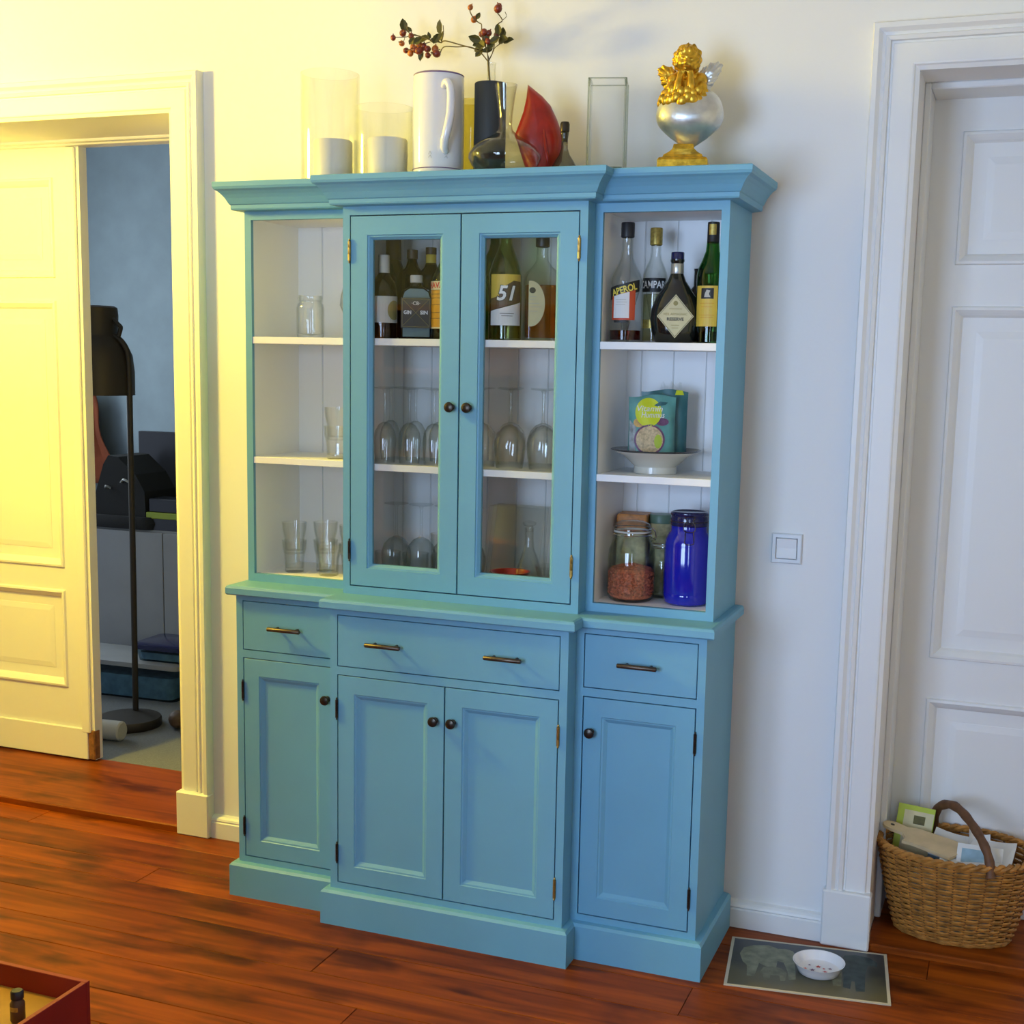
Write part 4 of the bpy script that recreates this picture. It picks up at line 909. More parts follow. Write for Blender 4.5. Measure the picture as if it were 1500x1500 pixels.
obj('liquid', rbox_loft([(0.038, 0.029, 0.008, 0.008), (0.040, 0.031, 0.009, 0.012), (0.040, 0.031, 0.009, 0.143)]), 'amber_liquid', t, smooth=True)
obj('cap', lathe([(0.0155, 0.240), (0.0180, 0.241), (0.0180, 0.278), (0.016, 0.280), (0, 0.280)], 28), 'black_plastic', t, smooth=True)
lab(t, [p for p in circ(-0.034, 0.094, 0.037, 0.058, 40) if p[0] >= -0.0435], 'paper_cream', dy=-0.0364)
lab(t, circ(-0.030, 0.128, 0.0085, 0.0075, 16), 'ink_dark', dy=-0.0368, name='label_seal')
lines(t, [(-0.040, -0.020, 0.112), (-0.038, -0.024, 0.104), (-0.040, -0.012, 0.095), (-0.036, -0.008, 0.086), (-0.04, -0.016, 0.075)], 'paper_greyish', dy=-0.0368)
bottle('slim_green_bottle', 'slim green bottle half hidden at the left edge of right glass door', 0.672, -0.125, S1, [(0, 0), (0.026, 0), (0.029, 0.004), (0.029, 0.205), (0.026, 0.222), (0.016, 0.242), (0.0125, 0.258), (0.0125, 0.290)], 'green_glass', [(0.0128, 0.275), (0.0142, 0.276), (0.0142, 0.300), (0, 0.301)], 'label_black')

# ------------------------------------------------------------------ right compartment, lower shelves
t = thing('footed_dish', 'wide cream dish with dark rim holding the teal pouches', 'dish', (1.140, -0.137, S2))
obj('bowl', lathe([(0, 0.0), (0.055, 0.0), (0.057, 0.002), (0.055, 0.018), (0.060, 0.023), (0.085, 0.046), (0.108, 0.056), (0.1095, 0.058), (0.100, 0.0585), (0.080, 0.051), (0.055, 0.034), (0.0, 0.030)], 56), 'cream_glaze', t, smooth=True)
obj('rim', lathe([(0.070, 0.0475), (0.100, 0.0589), (0.116, 0.0600), (0.1185, 0.0615), (0.1165, 0.0630), (0.098, 0.0612), (0.069, 0.0492)], 56, closed=True), 'dark_glaze', t, smooth=True)
def pouch(name, label, x, y, w, h, d, mat, turn=0.0, lean=0.0, wavy=0.002):
    t = thing(name, label, 'pouch', (x, y, S2+0.049), facing(x, y)+turn)
    bm = bmesh.new(); nx, nz = 14, 16; F = []; Bk = []
    for k in range(nz+1):
        v = k/nz; th = d*(1-v**1.6)*0.5+0.0015
        rowF, rowB = [], []
        for i in range(nx+1):
            u = i/nx*2-1; prof = math.sqrt(max(0, 1-u**4)); zz = h*v + (0.004*math.sin(u*3+1) if k == nz else 0)
            xx = u*w/2*(1-0.02*math.sin(v*PI)); wv = wavy*math.sin(u*7+v*9)*v
            rowF.append(bm.verts.new((xx, -th*prof-0.0012+wv+lean*v, zz))); rowB.append(bm.verts.new((xx, th*prof+0.0012+wv+lean*v, zz)))
        F.append(rowF); Bk.append(rowB)
    for k in range(nz):
        for i in range(nx):
            bm.faces.new((F[k][i], F[k][i+1], F[k+1][i+1], F[k+1][i])); bm.faces.new((Bk[k][i+1], Bk[k][i], Bk[k+1][i], Bk[k+1][i+1]))
        bm.faces.new((F[k][0], F[k+1][0], Bk[k+1][0], Bk[k][0])); bm.faces.new((F[k+1][nx], F[k][nx], Bk[k][nx], Bk[k+1][nx]))
    for i in range(nx):
        bm.faces.new((F[nz][i], F[nz][i+1], Bk[nz][i+1], Bk[nz][i])); bm.faces.new((F[0][i+1], F[0][i], Bk[0][i], Bk[0][i+1]))
    obj('pouch_body', bm, mat, t, smooth=True)
    def on(outline, mt, nm, off):                          # print that follows the bulging front
        bm = bmesh.new(); bm.faces.new([bm.verts.new((a, b, 0)) for a, b in outline])
        for ax in (0, 1):
            vals = [p[ax] for p in outline]; n = max(2, int((max(vals)-min(vals))/0.008))
            for i in range(1, n):
                co = [0, 0, 0]; no = [0, 0, 0]; co[ax] = min(vals)+(max(vals)-min(vals))*i/n; no[ax] = 1
                bmesh.ops.bisect_plane(bm, geom=bm.verts[:]+bm.edges[:]+bm.faces[:], plane_co=co, plane_no=no)
        place(bm, off); obj(nm, bm, mt, t)
    def place(bm, off):
        for v in bm.verts:
            x_, z_ = v.co.x, v.co.y; vv = min(1, max(0, z_/h)); u = max(-1, min(1, x_/(w/2)))
            th = d*(1-vv**1.6)*0.5+0.0015
            v.co = Vector((x_, -th*math.sqrt(max(0, 1-u**4))-0.0012+wavy*math.sin(u*7+vv*9)*vv+lean*vv-off, z_))
    return t, on, place
t, on, place = pouch('snack_pouch', 'teal food pouch with lime spot and a picture of a filled bowl, in front', 1.132, -0.155, 0.122, 0.152, 0.045, 'pouch_teal', turn=0.05, lean=0.012)
on(circ(-0.010, 0.110, 0.034, 0.037, 28), 'pouch_lime', 'lime_spot', 0.0010)
on(circ(-0.006, 0.040, 0.0395, 0.0390, 32), 'fig_purple', 'printed_bowl', 0.0010)
on(circ(-0.006, 0.040, 0.0350, 0.0345, 32), 'pouch_food', 'printed_food', 0.0016)
on(circ(0.016, 0.036, 0.010, 0.018, 16), 'booklet_green', 'printed_herb', 0.0020)
on(circ(-0.034, 0.083, 0.014, 0.012, 16), 'pale_orange', 'printed_fruit', 0.0008)
on(circ(0.026, 0.086, 0.017, 0.010, 16), 'fig_purple', 'printed_fig', 0.0008)
on([(-0.058, 0.004), (-0.040, 0.004), (-0.046, 0.04), (-0.040, 0.07), (-0.058, 0.09)], 'pouch_grey', 'printed_leaves', 0.0007)
for s_, cz, ww, cx in (('Vitamin', 0.119, 0.066, -0.008), ('Hummus', 0.103, 0.060, 0.001)):
    bm = text_bm(s_, 0.021, cx, cz, None, 0, shear=0.2, width=ww)
    for v in bm.verts: v.co = Vector((v.co.x, v.co.z, 0))
    place(bm, 0.0018); obj('lettering', bm, 'ink_white', t)
on([(0.004, 0.128), (0.020, 0.138), (0.040, 0.136), (0.034, 0.130), (0.012, 0.125)], 'pouch_dark_teal', 'tear_hole', 0.0014)
t2_, on2, pl2 = pouch('tea_pouch', 'darker teal pouch standing behind the lime-spotted pouch', 1.152, -0.110, 0.122, 0.166, 0.030, 'pouch_dark_teal', turn=0.05)
on2([(0.026, 0.155), (0.050, 0.155), (0.046, 0.167), (0.030, 0.168)], 'pouch_lime', 'lime_corner', 0.0010)
t = thing('cellophane_bag', 'crumpled clear cellophane bag sticking up behind the pouches', 'bag', (1.160, -0.078, S2+0.054), 0.2)
bm = bmesh.new(); ng = 10; grid = []
for k in range(ng+1):
    v = k/ng; grid.append([bm.verts.new(((u/8-0.5)*(0.075+0.02*math.sin(v*5)), 0.010*math.sin(u*2.1+k*1.3)+0.006*math.sin(k*2.7+u), v*0.178+0.008*math.sin(u*1.9)*v)) for u in range(9)])
for k in range(ng):
    for u in range(8): bm.faces.new((grid[k][u], grid[k][u+1], grid[k+1][u+1], grid[k+1][u]))
obj('film', bm, 'clear_glass', t)
# clip top jar with red lentils
def clip_jar(name, label, x, y, z, R, H, fill, turn=0.0, wire='chrome', glass='jar_glass'):
    t = thing(name, label, 'jar', (x, y, z), facing(x, y)+turn)
    s = H/0.215
    prof = [(0, 0), (R*0.80, 0), (R*0.94, 0.006*s), (R, 0.018*s), (R, 0.112*s), (R*0.965, 0.135*s), (R*0.84, 0.156*s), (R*0.74, 0.168*s), (R*0.73, 0.182*s)]
    obj('glass_body', lathe(shell(prof, 0.003), 40), glass, t, smooth=True)
    obj('gasket', lathe([(R*0.72, 0.1815*s), (R*0.79, 0.182*s), (R*0.79, 0.1865*s), (R*0.72, 0.187*s)], 32, closed=True), 'paper_greyish', t, smooth=True)
    obj('lid', lathe([(R*0.70, 0.187*s), (R*0.80, 0.187*s), (R*0.80, 0.196*s), (R*0.72, 0.204*s), (R*0.45, 0.211*s), (0, 0.213*s)], 40), glass, t, smooth=True)
    q = R*0.82
    bm = tube([(q*math.sin(a), -q*math.cos(a), 0.176*s) for a in [2*PI*k/28 for k in range(29)]], 0.0012, 6)
    for zc in (0.192*s,): tube([(q*math.sin(a), -q*math.cos(a), zc) for a in [2*PI*k/28 for k in range(29)]], 0.0012, 6, bm)
    tube(smooth_path([(q+0.001, -0.012, 0.192*s), (q+0.010, -0.013, 0.180*s), (q+0.014, -0.010, 0.160*s), (q+0.014, 0.010, 0.160*s), (q+0.010, 0.013, 0.180*s), (q+0.001, 0.012, 0.192*s)], 4), 0.0014, 6, bm)
    obj('wire_clip', bm, wire, t, smooth=True)
    return t, s
t, s = clip_jar('preserving_jar', 'clip-top glass jar half full of red lentils on the bottom shelf', 1.092, -0.165, S0, 0.0625, 0.215, None, turn=0.5)
Rr_ = 0.0585; bm = lathe([(0, 0.007), (Rr_*0.82, 0.007), (Rr_*0.95, 0.012), (Rr_, 0.022), (Rr_, 0.078), (Rr_*0.9, 0.087), (Rr_*0.5, 0.093), (0, 0.095)], 40)
rnd = random.Random(3)
for i in range(1500):
    a = rnd.uniform(0, 2*PI); zz = rnd.uniform(0.010, 0.094); rr_ = Rr_+0.0002 if zz < 0.079 else Rr_*rnd.uniform(0.1, 1.0)
    if zz >= 0.079: zz = 0.0955-0.016*(rr_/Rr_)**2
    if zz < 0.02: rr_ = Rr_*(0.82+0.18*(zz-0.007)/0.015)
    m = Matrix.Translation((rr_*math.sin(a), -rr_*math.cos(a), zz)) @ Matrix.Rotation(rnd.uniform(0, 6), 4, 'Z') @ Matrix.Rotation(rnd.uniform(0, 6), 4, 'X') @ Matrix.Diagonal((0.0036, 0.0036, 0.0016, 1))
    vs = [bm.verts.new(m @ Vector(p)) for p in ((1,0,0),(0,1,0),(-1,0,0),(0,-1,0),(0,0,1),(0,0,-1))]
    for q in ((0,1,4),(1,2,4),(2,3,4),(3,0,4),(1,0,5),(2,1,5),(3,2,5),(0,3,5)): bm.faces.new([vs[j] for j in q])
o = obj('lentils', bm, 'lentil', t); o['kind'] = 'stuff'
t, s = clip_jar('storage_jar', 'clear glass jar standing between the lentil jar and the blue jar', 1.158, -0.075, S0, 0.048, 0.165, None, turn=0.4)
# cobalt jar
t = thing('blue_jar', 'shiny cobalt blue jar with dark lid and wire clip', 'jar', (1.240, -0.150, S0), facing(1.24, -0.15)+0.02)
obj('body', lathe([(0, 0), (0.050, 0), (0.058, 0.006), (0.0615, 0.022), (0.0615, 0.028), (0.0610, 0.030), (0.0618, 0.033), (0.0622, 0.095), (0.0620, 0.150), (0.0612, 0.153), (0.0618, 0.157), (0.0590, 0.172), (0.0520, 0.186), (0.0475, 0.192), (0.0470, 0.206), (0, 0.206)], 48), 'cobalt', t, smooth=True)
obj('lid', lathe([(0.0440, 0.206), (0.0480, 0.207), (0.0490, 0.212), (0.0485, 0.228), (0.0470, 0.232), (0.0490, 0.235), (0.0485, 0.240), (0.0440, 0.243), (0.040, 0.240), (0, 0.240)], 40), 'dark_cobalt', t, smooth=True)
bm = bmesh.new(); q = 0.0505
tube(smooth_path([(-0.013, -q, 0.232), (-0.008, -q-0.002, 0.222), (-0.015, -q-0.003, 0.210), (-0.014, -q-0.003, 0.199), (-0.006, -q-0.001, 0.194), (0.006, -q-0.001, 0.194), (0.014, -q-0.003, 0.199), (0.015, -q-0.003, 0.210), (0.008, -q-0.002, 0.222), (0.013, -q, 0.232), (0, -q-0.001, 0.234), (-0.013, -q, 0.232)], 4), 0.0011, 6, bm)
tube([(-0.009, -q, 0.212), (0.0, -q-0.002, 0.216), (0.009, -q, 0.212)], 0.0011, 6, bm)
tube(smooth_path([(-0.010, -q, 0.194), (-0.011, -0.058, 0.180), (-0.010, -0.062, 0.165), (0.010, -0.062, 0.165), (0.011, -0.058, 0.180), (0.010, -q, 0.194)], 4), 0.0011, 6, bm)
tube([(0.0492*math.sin(a), -0.0492*math.cos(a), 0.218) for a in [2*PI*k/28 for k in range(29)]], 0.0011, 6, bm)
obj('wire_clip', bm, 'pewter', t, smooth=True)
# patterned tin behind the lentil jar
t = thing('tea_tin', 'orange and cream patterned tin at the back left of the bottom shelf', 'tin', (1.063, -0.050, S0), 0.1)
obj('tin_body', rbox_loft([(0.041, 0.041, 0.006, 0), (0.041, 0.041, 0.006, 0.165)]), 'tin_cream', t, smooth=True)
obj('upper_band', rbox_loft([(0.0414, 0.0414, 0.006, 0.165), (0.0414, 0.0414, 0.006, 0.214), (0.039, 0.039, 0.006, 0.218)]), 'tin_orange', t, smooth=True)
obj('lower_band', rbox_loft([(0.0414, 0.0414, 0.006, 0.012), (0.0414, 0.0414, 0.006, 0.045)]), 'tin_green', t, smooth=True)
t = thing('green_lid_tin', 'round tin with greenish lid behind the lentil jar', 'tin', (1.135+0.0, -0.036, S0), 0)
obj('tin_body', lathe([(0, 0), (0.029, 0), (0.030, 0.002), (0.030, 0.195), (0.028, 0.198), (0, 0.198)], 28), 'tin_cream', t, smooth=True)
obj('lid', lathe([(0.0305, 0.194), (0.0325, 0.195), (0.0325, 0.214), (0.030, 0.218), (0, 0.219)], 28), 'tin_green', t, smooth=True)

# ------------------------------------------------------------------ glassware
def glass_obj(name, label, cat, prof, x, y, z, group=None, flip=False, H=0.0, parts=None, mat='clear_glass'):
    t = thing(name, label, cat, (x, y, z), 0, group)
    f = (lambda p: [(r, H-zz) for r, zz in p]) if flip else (lambda p: p)
    for pn, pr in (parts or [('vessel', prof)]): obj(pn, lathe(f(pr), 32), mat, t, smooth=True)
    return t
# left compartment
t = thing('mason_jar', 'empty screw-top glass jar on the upper left open shelf', 'jar', (0.128, -0.165, S1), facing(0.128, -0.165))
obj('glass_body', lathe(shell([(0, 0), (0.034, 0), (0.038, 0.004), (0.039, 0.012), (0.039, 0.082), (0.036, 0.094), (0.0335, 0.098), (0.0335, 0.102), (0.035, 0.103), (0.0335, 0.106), (0.035, 0.109), (0.0335, 0.118)], 0.003), 36), 'clear_glass', t, smooth=True)
obj('embossing', flat_label(rectl(-0.014, 0.012, 0.012, 0.072), 0.0394), 'clear_glass', t)
SNI = [(0, 0), (0.030, 0), (0.031, 0.002), (0.004, 0.006), (0.004, 0.045), (0.010, 0.052), (0.030, 0.070), (0.039, 0.092), (0.036, 0.120), (0.029, 0.145)]
glass_obj('balloon_glass', 'round stemmed glass just beside the glazed door, upper left open shelf', 'glass', None, 0.252, -0.14, S1, parts=[('bowl', SNI[5:]+[(r-0.0012, z) for r, z in reversed(SNI[5:])]), ('stem', [(0.004, 0.005), (0.004, 0.045), (0.010, 0.052)]), ('foot', SNI[:4])])
TUM = [(0, 0.0), (0.026, 0), (0.0275, 0.003), (0.0275, 0.010), (0.029, 0.045), (0.034, 0.066), (0.036, 0.092)]
def tumbler_mesh():
    bm = lathe(shell(TUM, 0.0025), 40)
    for v in bm.verts:                                     # shallow flutes round the lower half
        r = math.hypot(v.co.x, v.co.y)
        if r > 0.02 and v.co.z < 0.055:
            a = math.atan2(v.co.y, v.co.x); k = 1+0.022*math.cos(10*a); v.co.x *= k; v.co.y *= k
    return bm
tum = thing('tumbler', 'ribbed glass tumbler at the bottom of the stack on middle left shelf', 'glass', (0.222, -0.185, S2), 0.3, 'ribbed tumblers in the left compartment')
obj('vessel', tumbler_mesh(), 'clear_glass', tum, smooth=True)
for (x, y, z, l) in ((0.224, -0.185, S2+0.053, 'ribbed glass tumbler stacked on top on middle left shelf'), (0.262, -0.120, S2, 'ribbed glass tumbler behind the stack on middle left shelf'),
    (0.075, -0.170, S0, 'ribbed tumbler at bottom of leftmost stack, lowest left shelf'), (0.075, -0.170, S0+0.053, 'ribbed tumbler on top of leftmost stack, lowest left shelf'),
    (0.150, -0.120, S0, 'ribbed tumbler at bottom of second stack, lowest left shelf'), (0.150, -0.120, S0+0.053, 'ribbed tumbler on top of second stack, lowest left shelf'),
    (0.196, -0.185, S0, 'single ribbed tumbler in front, third from left on lowest left shelf'), (0.252, -0.150, S0, 'ribbed tumbler nearest the glazed door, lowest left shelf'), (0.252, -0.150, S0+0.053, 'ribbed tumbler stacked on the one nearest the glazed door')):
    dup(tum, (x, y, z), x*9, l)
# stemmed glasses standing on their rims behind the glass doors
WG_H = 0.212
FOOT = [(0, 0), (0.034, 0.0), (0.0355, 0.0015), (0.030, 0.0032), (0.008, 0.006), (0.0042, 0.012)]
STEM = [(0.0042, 0.012), (0.0036, 0.050), (0.0042, 0.088), (0.007, 0.094)]
BOWL = [(0.0, 0.094), (0.007, 0.095), (0.022, 0.102), (0.036, 0.118), (0.043, 0.140), (0.0435, 0.158), (0.040, 0.185), (0.0355, WG_H)]
wg = glass_obj('wine_glass', 'upside-down wine glass', 'wine glass', None, 0.760, -0.215, S2, 'wine glasses standing on their rims', True, WG_H, [('foot', FOOT), ('stem', STEM), ('bowl', BOWL+[(r-0.0012, z) for r, z in reversed(BOWL[1:])])])
wg['label'] = 'upside-down wine glass, front row second from left, right glass door'
pos = [(0.850, -0.205, 'front row third from left, right glass door'), (0.935, -0.195, 'front row rightmost, right glass door'), (0.672, -0.200, 'front row leftmost, right glass door'),
       (0.715, -0.095, 'back row left, right glass door'), (0.808, -0.090, 'back row middle, right glass door'), (0.900, -0.085, 'back row right, right glass door')]
for x, y, l in pos: dup(wg, (x, y, S2), x*7, 'upside-down wine glass, '+l)
TUL = [(0.0, 0.094), (0.007, 0.095), (0.018, 0.102), (0.028, 0.120), (0.032, 0.145), (0.030, 0.180), (0.0275, 0.206)]
tg = glass_obj('tulip_glass', 'upside-down slim wine glass, front row leftmost, left glass door', 'wine glass', None, 0.395, -0.225, S2, 'slim wine glasses on their rims', True, 0.206, [('foot', FOOT), ('stem', STEM), ('bowl', TUL+[(r-0.0012, z) for r, z in reversed(TUL[1:])])])
for x, y, l in ((0.468, -0.222, 'front row second from left, left glass door'), (0.540, -0.218, 'front row third from left, left glass door'), (0.610, -0.215, 'front row rightmost, left glass door'),
                (0.360, -0.120, 'back row leftmost, left glass door'), (0.435, -0.115, 'back row second from left, left glass door'), (0.508, -0.110, 'back row third from left, left glass door')):
    dup(tg, (x, y, S2), x*5, 'upside-down slim wine glass, '+l)
# bottom, left glass door: goblets at the back, low tumblers in front
for x, y, l in ((0.372, -0.105, 'leftmost goblet'), (0.448, -0.100, 'second goblet from left'), (0.526, -0.095, 'third goblet from left'), (0.602, -0.100, 'rightmost goblet')):
    dup(wg, (x, y, S0), x*5, 'upside-down wine glass in the bottom of left glass door, '+l)
LOW = [(0, 0.0), (0.030, 0), (0.032, 0.003), (0.035, 0.040), (0.037, 0.088)]
lt = glass_obj('water_glass', 'low water glass, front left in the bottom of left glass door', 'glass', shell(LOW, 0.0025), 0.400, -0.215, S0, 'low water glasses')
for x, y, z, l in ((0.484, -0.210, S0, 'front second from left'), (0.566, -0.205, S0, 'front third from left'), (0.525, -0.165, S0+0.0885, 'standing on top of the front pair'), (0.632, -0.190, S0, 'front rightmost')):
    if z > S0: dup(lt, (0.566, -0.205, S0+0.060), 1.0, 'low water glass stacked in the third one, bottom of left glass door')
    else: dup(lt, (x, y, z), x, 'low water glass, '+l+' in the bottom of left glass door')
# bottom, right glass door: glass platters leaning on the back, flask, red dish, glass bowls
for k in range(3):
    o = obj('glass_platter', box(-0.085, 0.085, -0.003, 0.003, 0, 0.225, bevel=0.002), ('smoke_glass', 'clear_glass', 'clear_glass')[k])
    o.location = (0.735, -0.085-0.030*k, S0+0.0005); o.rotation_euler = (math.radians(-13), math.radians(0), math.radians(-4))
    tag(o, 'clear rectangular glass platter leaning upright, %s of three, bottom right glass door' % ('rearmost', 'middle', 'frontmost')[k], 'platter', 'glass platters leaning on the back boards')
t = glass_obj('glass_flask', 'conical glass flask with slim neck behind the red dish', 'flask', None, 0.806, -0.175, S0, parts=[('vessel', shell([(0, 0), (0.042, 0), (0.046, 0.004), (0.040, 0.040), (0.026, 0.090), (0.014, 0.120), (0.012, 0.150), (0.013, 0.175)], 0.002)), ('stopper', [(0, 0.165), (0.010, 0.165), (0.010, 0.178), (0.018, 0.184), (0.018, 0.190), (0, 0.196)])])
t = thing('red_dish', 'small red glazed dish at the bottom of right glass door', 'dish', (0.778, -0.243, S0))
obj('bowl', lathe([(0, 0), (0.028, 0), (0.030, 0.003), (0.028, 0.010), (0.040, 0.035), (0.052, 0.060), (0.055, 0.064), (0.050, 0.0635), (0.036, 0.040), (0, 0.016)], 40), 'red_ceramic', t, smooth=True)
BWL = [(0, 0), (0.024, 0), (0.026, 0.003), (0.034, 0.020), (0.040, 0.048)]
gb = glass_obj('glass_bowl', 'lower of two small glass bowls, bottom right corner behind glass', 'bowl', shell(BWL, 0.002), 0.884, -0.225, S0, 'small stacked glass bowls')
dup(gb, (0.884, -0.225, S0+0.036), 0.4, 'upper of two small glass bowls, bottom right corner behind glass')

# ------------------------------------------------------------------ on the floor
MA = math.radians(7.5)
t = thing('placemat', 'rectangular placemat printed with elephants on the floorboards', 'placemat', (1.605, -0.168, 0.0005), MA)
mw, mh = 0.206, 0.145
obj('border', rect_ring(-mw, mw, -mh, mh, [(0, 0), (0, 0.003), (0.008, 0.003), (0.008, 0)]), 'mat_border', t).rotation_euler = (PI/2, 0, 0)
obj('print', box(-mw+0.008, mw-0.008, -mh+0.008, mh-0.008, 0.0, 0.0028), 'placemat_print', t)
def flatshape(name, pts, mat, z):
    bm = bmesh.new(); bm.faces.new([bm.verts.new((x, y, z)) for x, y in pts]); obj(name, bm, mat, t)
flatshape('printed_elephant', [(-0.178, 0.045), (-0.170, 0.085), (-0.145, 0.105), (-0.105, 0.115), (-0.080, 0.100), (-0.060, 0.105), (-0.040, 0.095), (-0.028, 0.065), (-0.034, 0.030), (-0.030, -0.02), (-0.028, -0.07), (-0.045, -0.075), (-0.050, -0.03), (-0.062, 0.02), (-0.078, 0.025), (-0.080, -0.02), (-0.082, -0.060), (-0.100, -0.060), (-0.105, -0.015), (-0.125, 0.0), (-0.130, -0.05), (-0.134, -0.080), (-0.152, -0.080), (-0.155, -0.02), (-0.168, 0.0)], 'elephant_pale', 0.0029)
flatshape('printed_elephant_calf', [(-0.120, -0.050), (-0.112, -0.020), (-0.090, -0.010), (-0.066, -0.016), (-0.052, -0.040), (-0.054, -0.085), (-0.066, -0.088), (-0.070, -0.060), (-0.092, -0.058), (-0.094, -0.092), (-0.108, -0.092), (-0.112, -0.065)], 'elephant_baby', 0.0030)
flatshape('printed_elephant', [(0.085, 0.070), (0.095, 0.108), (0.125, 0.118), (0.160, 0.110), (0.180, 0.085), (0.178, 0.060), (0.155, 0.062), (0.148, 0.02), (0.146, -0.03), (0.144, -0.090), (0.122, -0.095), (0.120, -0.04), (0.112, -0.04), (0.108, -0.085), (0.090, -0.080), (0.092, -0.02)], 'elephant_dark', 0.0029)
flatshape('printed_elephant_calf', [(0.060, 0.060), (0.072, 0.085), (0.086, 0.075), (0.088, 0.0), (0.086, -0.075), (0.066, -0.080), (0.062, -0.02)], 'elephant_baby', 0.0030)
t = thing('pet_bowl', 'white porcelain bowl with red stars standing on the placemat', 'bowl', (1.634, -0.172, 0.0036), 0.2)
obj('bowl', lathe([(0, 0), (0.050, 0), (0.053, 0.002), (0.057, 0.012), (0.0655, 0.0275), (0.0670, 0.0295), (0.0650, 0.0293), (0.058, 0.016), (0.053, 0.008), (0.048, 0.0065), (0, 0.006)], 48), 'white_ceramic', t, smooth=True)
for i, (sx, sy, sr) in enumerate(((0, 0.014, 0.0085), (-0.016, -0.008, 0.0085), (0.016, -0.014, 0.008), (0.030, 0.006, 0.007), (-0.034, -0.002, 0.006), (-0.022, 0.020, 0.005), (0.014, 0.004, 0.005), (0.000, -0.022, 0.006))):
    bm = bmesh.new(); bm.faces.new([bm.verts.new((sx+(sr if k % 2 == 0 else sr*0.42)*math.sin(PI*k/5), sy+(sr if k % 2 == 0 else sr*0.42)*math.cos(PI*k/5), 0.0068)) for k in range(10)])
    obj('star', bm, 'fig_purple' if i % 2 else 'ink_red', t)

# wicker basket in the door niche
BX, BY, BZ = 1.945, 0.182, 0.0195
t = thing('wicker_basket', 'brown wicker basket with arched handle full of papers in the doorway', 'basket', (BX, BY, BZ))
def rim(f): return (0.148+0.060*f**0.8, 0.088+0.066*f**0.8, 0.245*f)   # semi axes and height
bm = bmesh.new(); NS = 30; rows = 30
for k in range(rows):
    f = (k+0.5)/rows; a, b, z = rim(f); pts = []
    for i in range(NS*4+1):
        th = 2*PI*i/(NS*4); wv = 0.0042*math.cos(th*NS/1.0*0.5*2/2 + (PI if k % 2 else 0))
        pts.append(((a+wv)*math.cos(th), (b+wv)*math.sin(th), z))
    tube(pts, 0.0040, 5, bm, caps=False)
o = obj('woven_rods', bm, 'wicker', t, smooth=True); o['kind'] = 'stuff'
for i in range(NS//2*2):
    th = 2*PI*(i+0.5)/NS
    obj('stake', tube([((rim(f)[0])*math.cos(th), (rim(f)[1])*math.sin(th), rim(f)[2]) for f in (0, 0.25, 0.5, 0.75, 1.0)], 0.0034, 5), 'wicker_dark', t, smooth=True)
for ph in (0, PI):                                         # twisted rim
    a, b, z = rim(1.0); n = 120
    obj('rim_braid', tube([((a+0.006*math.cos(24*2*PI*i/n+ph))*math.cos(2*PI*i/n), (b+0.006*math.cos(24*2*PI*i/n+ph))*math.sin(2*PI*i/n), z+0.004+0.006*math.sin(24*2*PI*i/n+ph)) for i in range(n+1)], 0.0065, 6), 'wicker', t, smooth=True)
a, b, z = rim(0); n = 60
obj('foot_braid', tube([((a+0.003)*math.cos(2*PI*i/n), (b+0.003)*math.sin(2*PI*i/n), 0.007) for i in range(n+1)], 0.0065, 6), 'wicker', t, smooth=True)
obj('bottom', slab([(a*math.cos(2*PI*i/40), b*math.sin(2*PI*i/40)) for i in range(40)], 0.004, 0.010), 'wicker_dark', t)
hpth = smooth_path([(-0.068, 0.140, 0.205), (-0.070, 0.135, 0.265), (-0.058, 0.095, 0.322), (-0.020, 0.03, 0.354), (0.020, -0.03, 0.345), (0.060, -0.09, 0.312), (0.084, -0.125, 0.272), (0.092, -0.145, 0.225)], 6)
obj('handle', tube(hpth, [0.0125+0.001*math.sin(i*1.4) for i in range(len(hpth))], 10), 'wicker_dark', t, smooth=True)
# contents of the basket
def sheet(name, label, cat, mat, sx, sy, th, loc, rot, bend=0.0, n=8):
    bm = bmesh.new(); T = []; Bq = []
    for i in range(n+1):
        u = i/n-0.5
        T.append([bm.verts.new((u*sx, s*sy/2, th+bend*(4*u*u)+0.15*bend*math.sin(u*9+s))) for s in (-1, 1)]); Bq.append([bm.verts.new((u*sx, s*sy/2, bend*(4*u*u)+0.15*bend*math.sin(u*9+s))) for s in (-1, 1)])
    for i in range(n):
        bm.faces.new((T[i][0], T[i+1][0], T[i+1][1], T[i][1])); bm.faces.new((Bq[i][1], Bq[i+1][1], Bq[i+1][0], Bq[i][0]))
        for s in (0, 1): bm.faces.new((T[i][s], Bq[i][s], Bq[i+1][s], T[i+1][s]))
    bm.faces.new((T[0][0], T[0][1], Bq[0][1], Bq[0][0])); bm.faces.new((T[n][1], T[n][0], Bq[n][0], Bq[n][1]))
    o = obj(name, bm, mat); o.location = loc; o.rotation_euler = rot
    return tag(o, label, cat)
fillz = BZ+0.185
sheet('folded_newspaper', 'thick folded newspaper lying at the bottom of the basket heap', 'newspaper', 'paper_greyish', 0.22, 0.10, 0.150, (BX, BY+0.01, BZ+0.012), (0, 0, 0.0))
t = thing('booklet', 'yellow-green booklet standing at the back left in the basket', 'booklet', (BX-0.126, BY+0.040, BZ+0.19), -0.05)
t.rotation_euler = (math.radians(-14), math.radians(6), math.radians(4))
obj('cover', box(-0.050, 0.050, -0.004, 0.006, 0, 0.138), 'booklet_green', t)
obj('pages', box(-0.032, 0.048, -0.0055, -0.0045, 0.004, 0.124), 'paper_cream', t)
bm = bmesh.new()
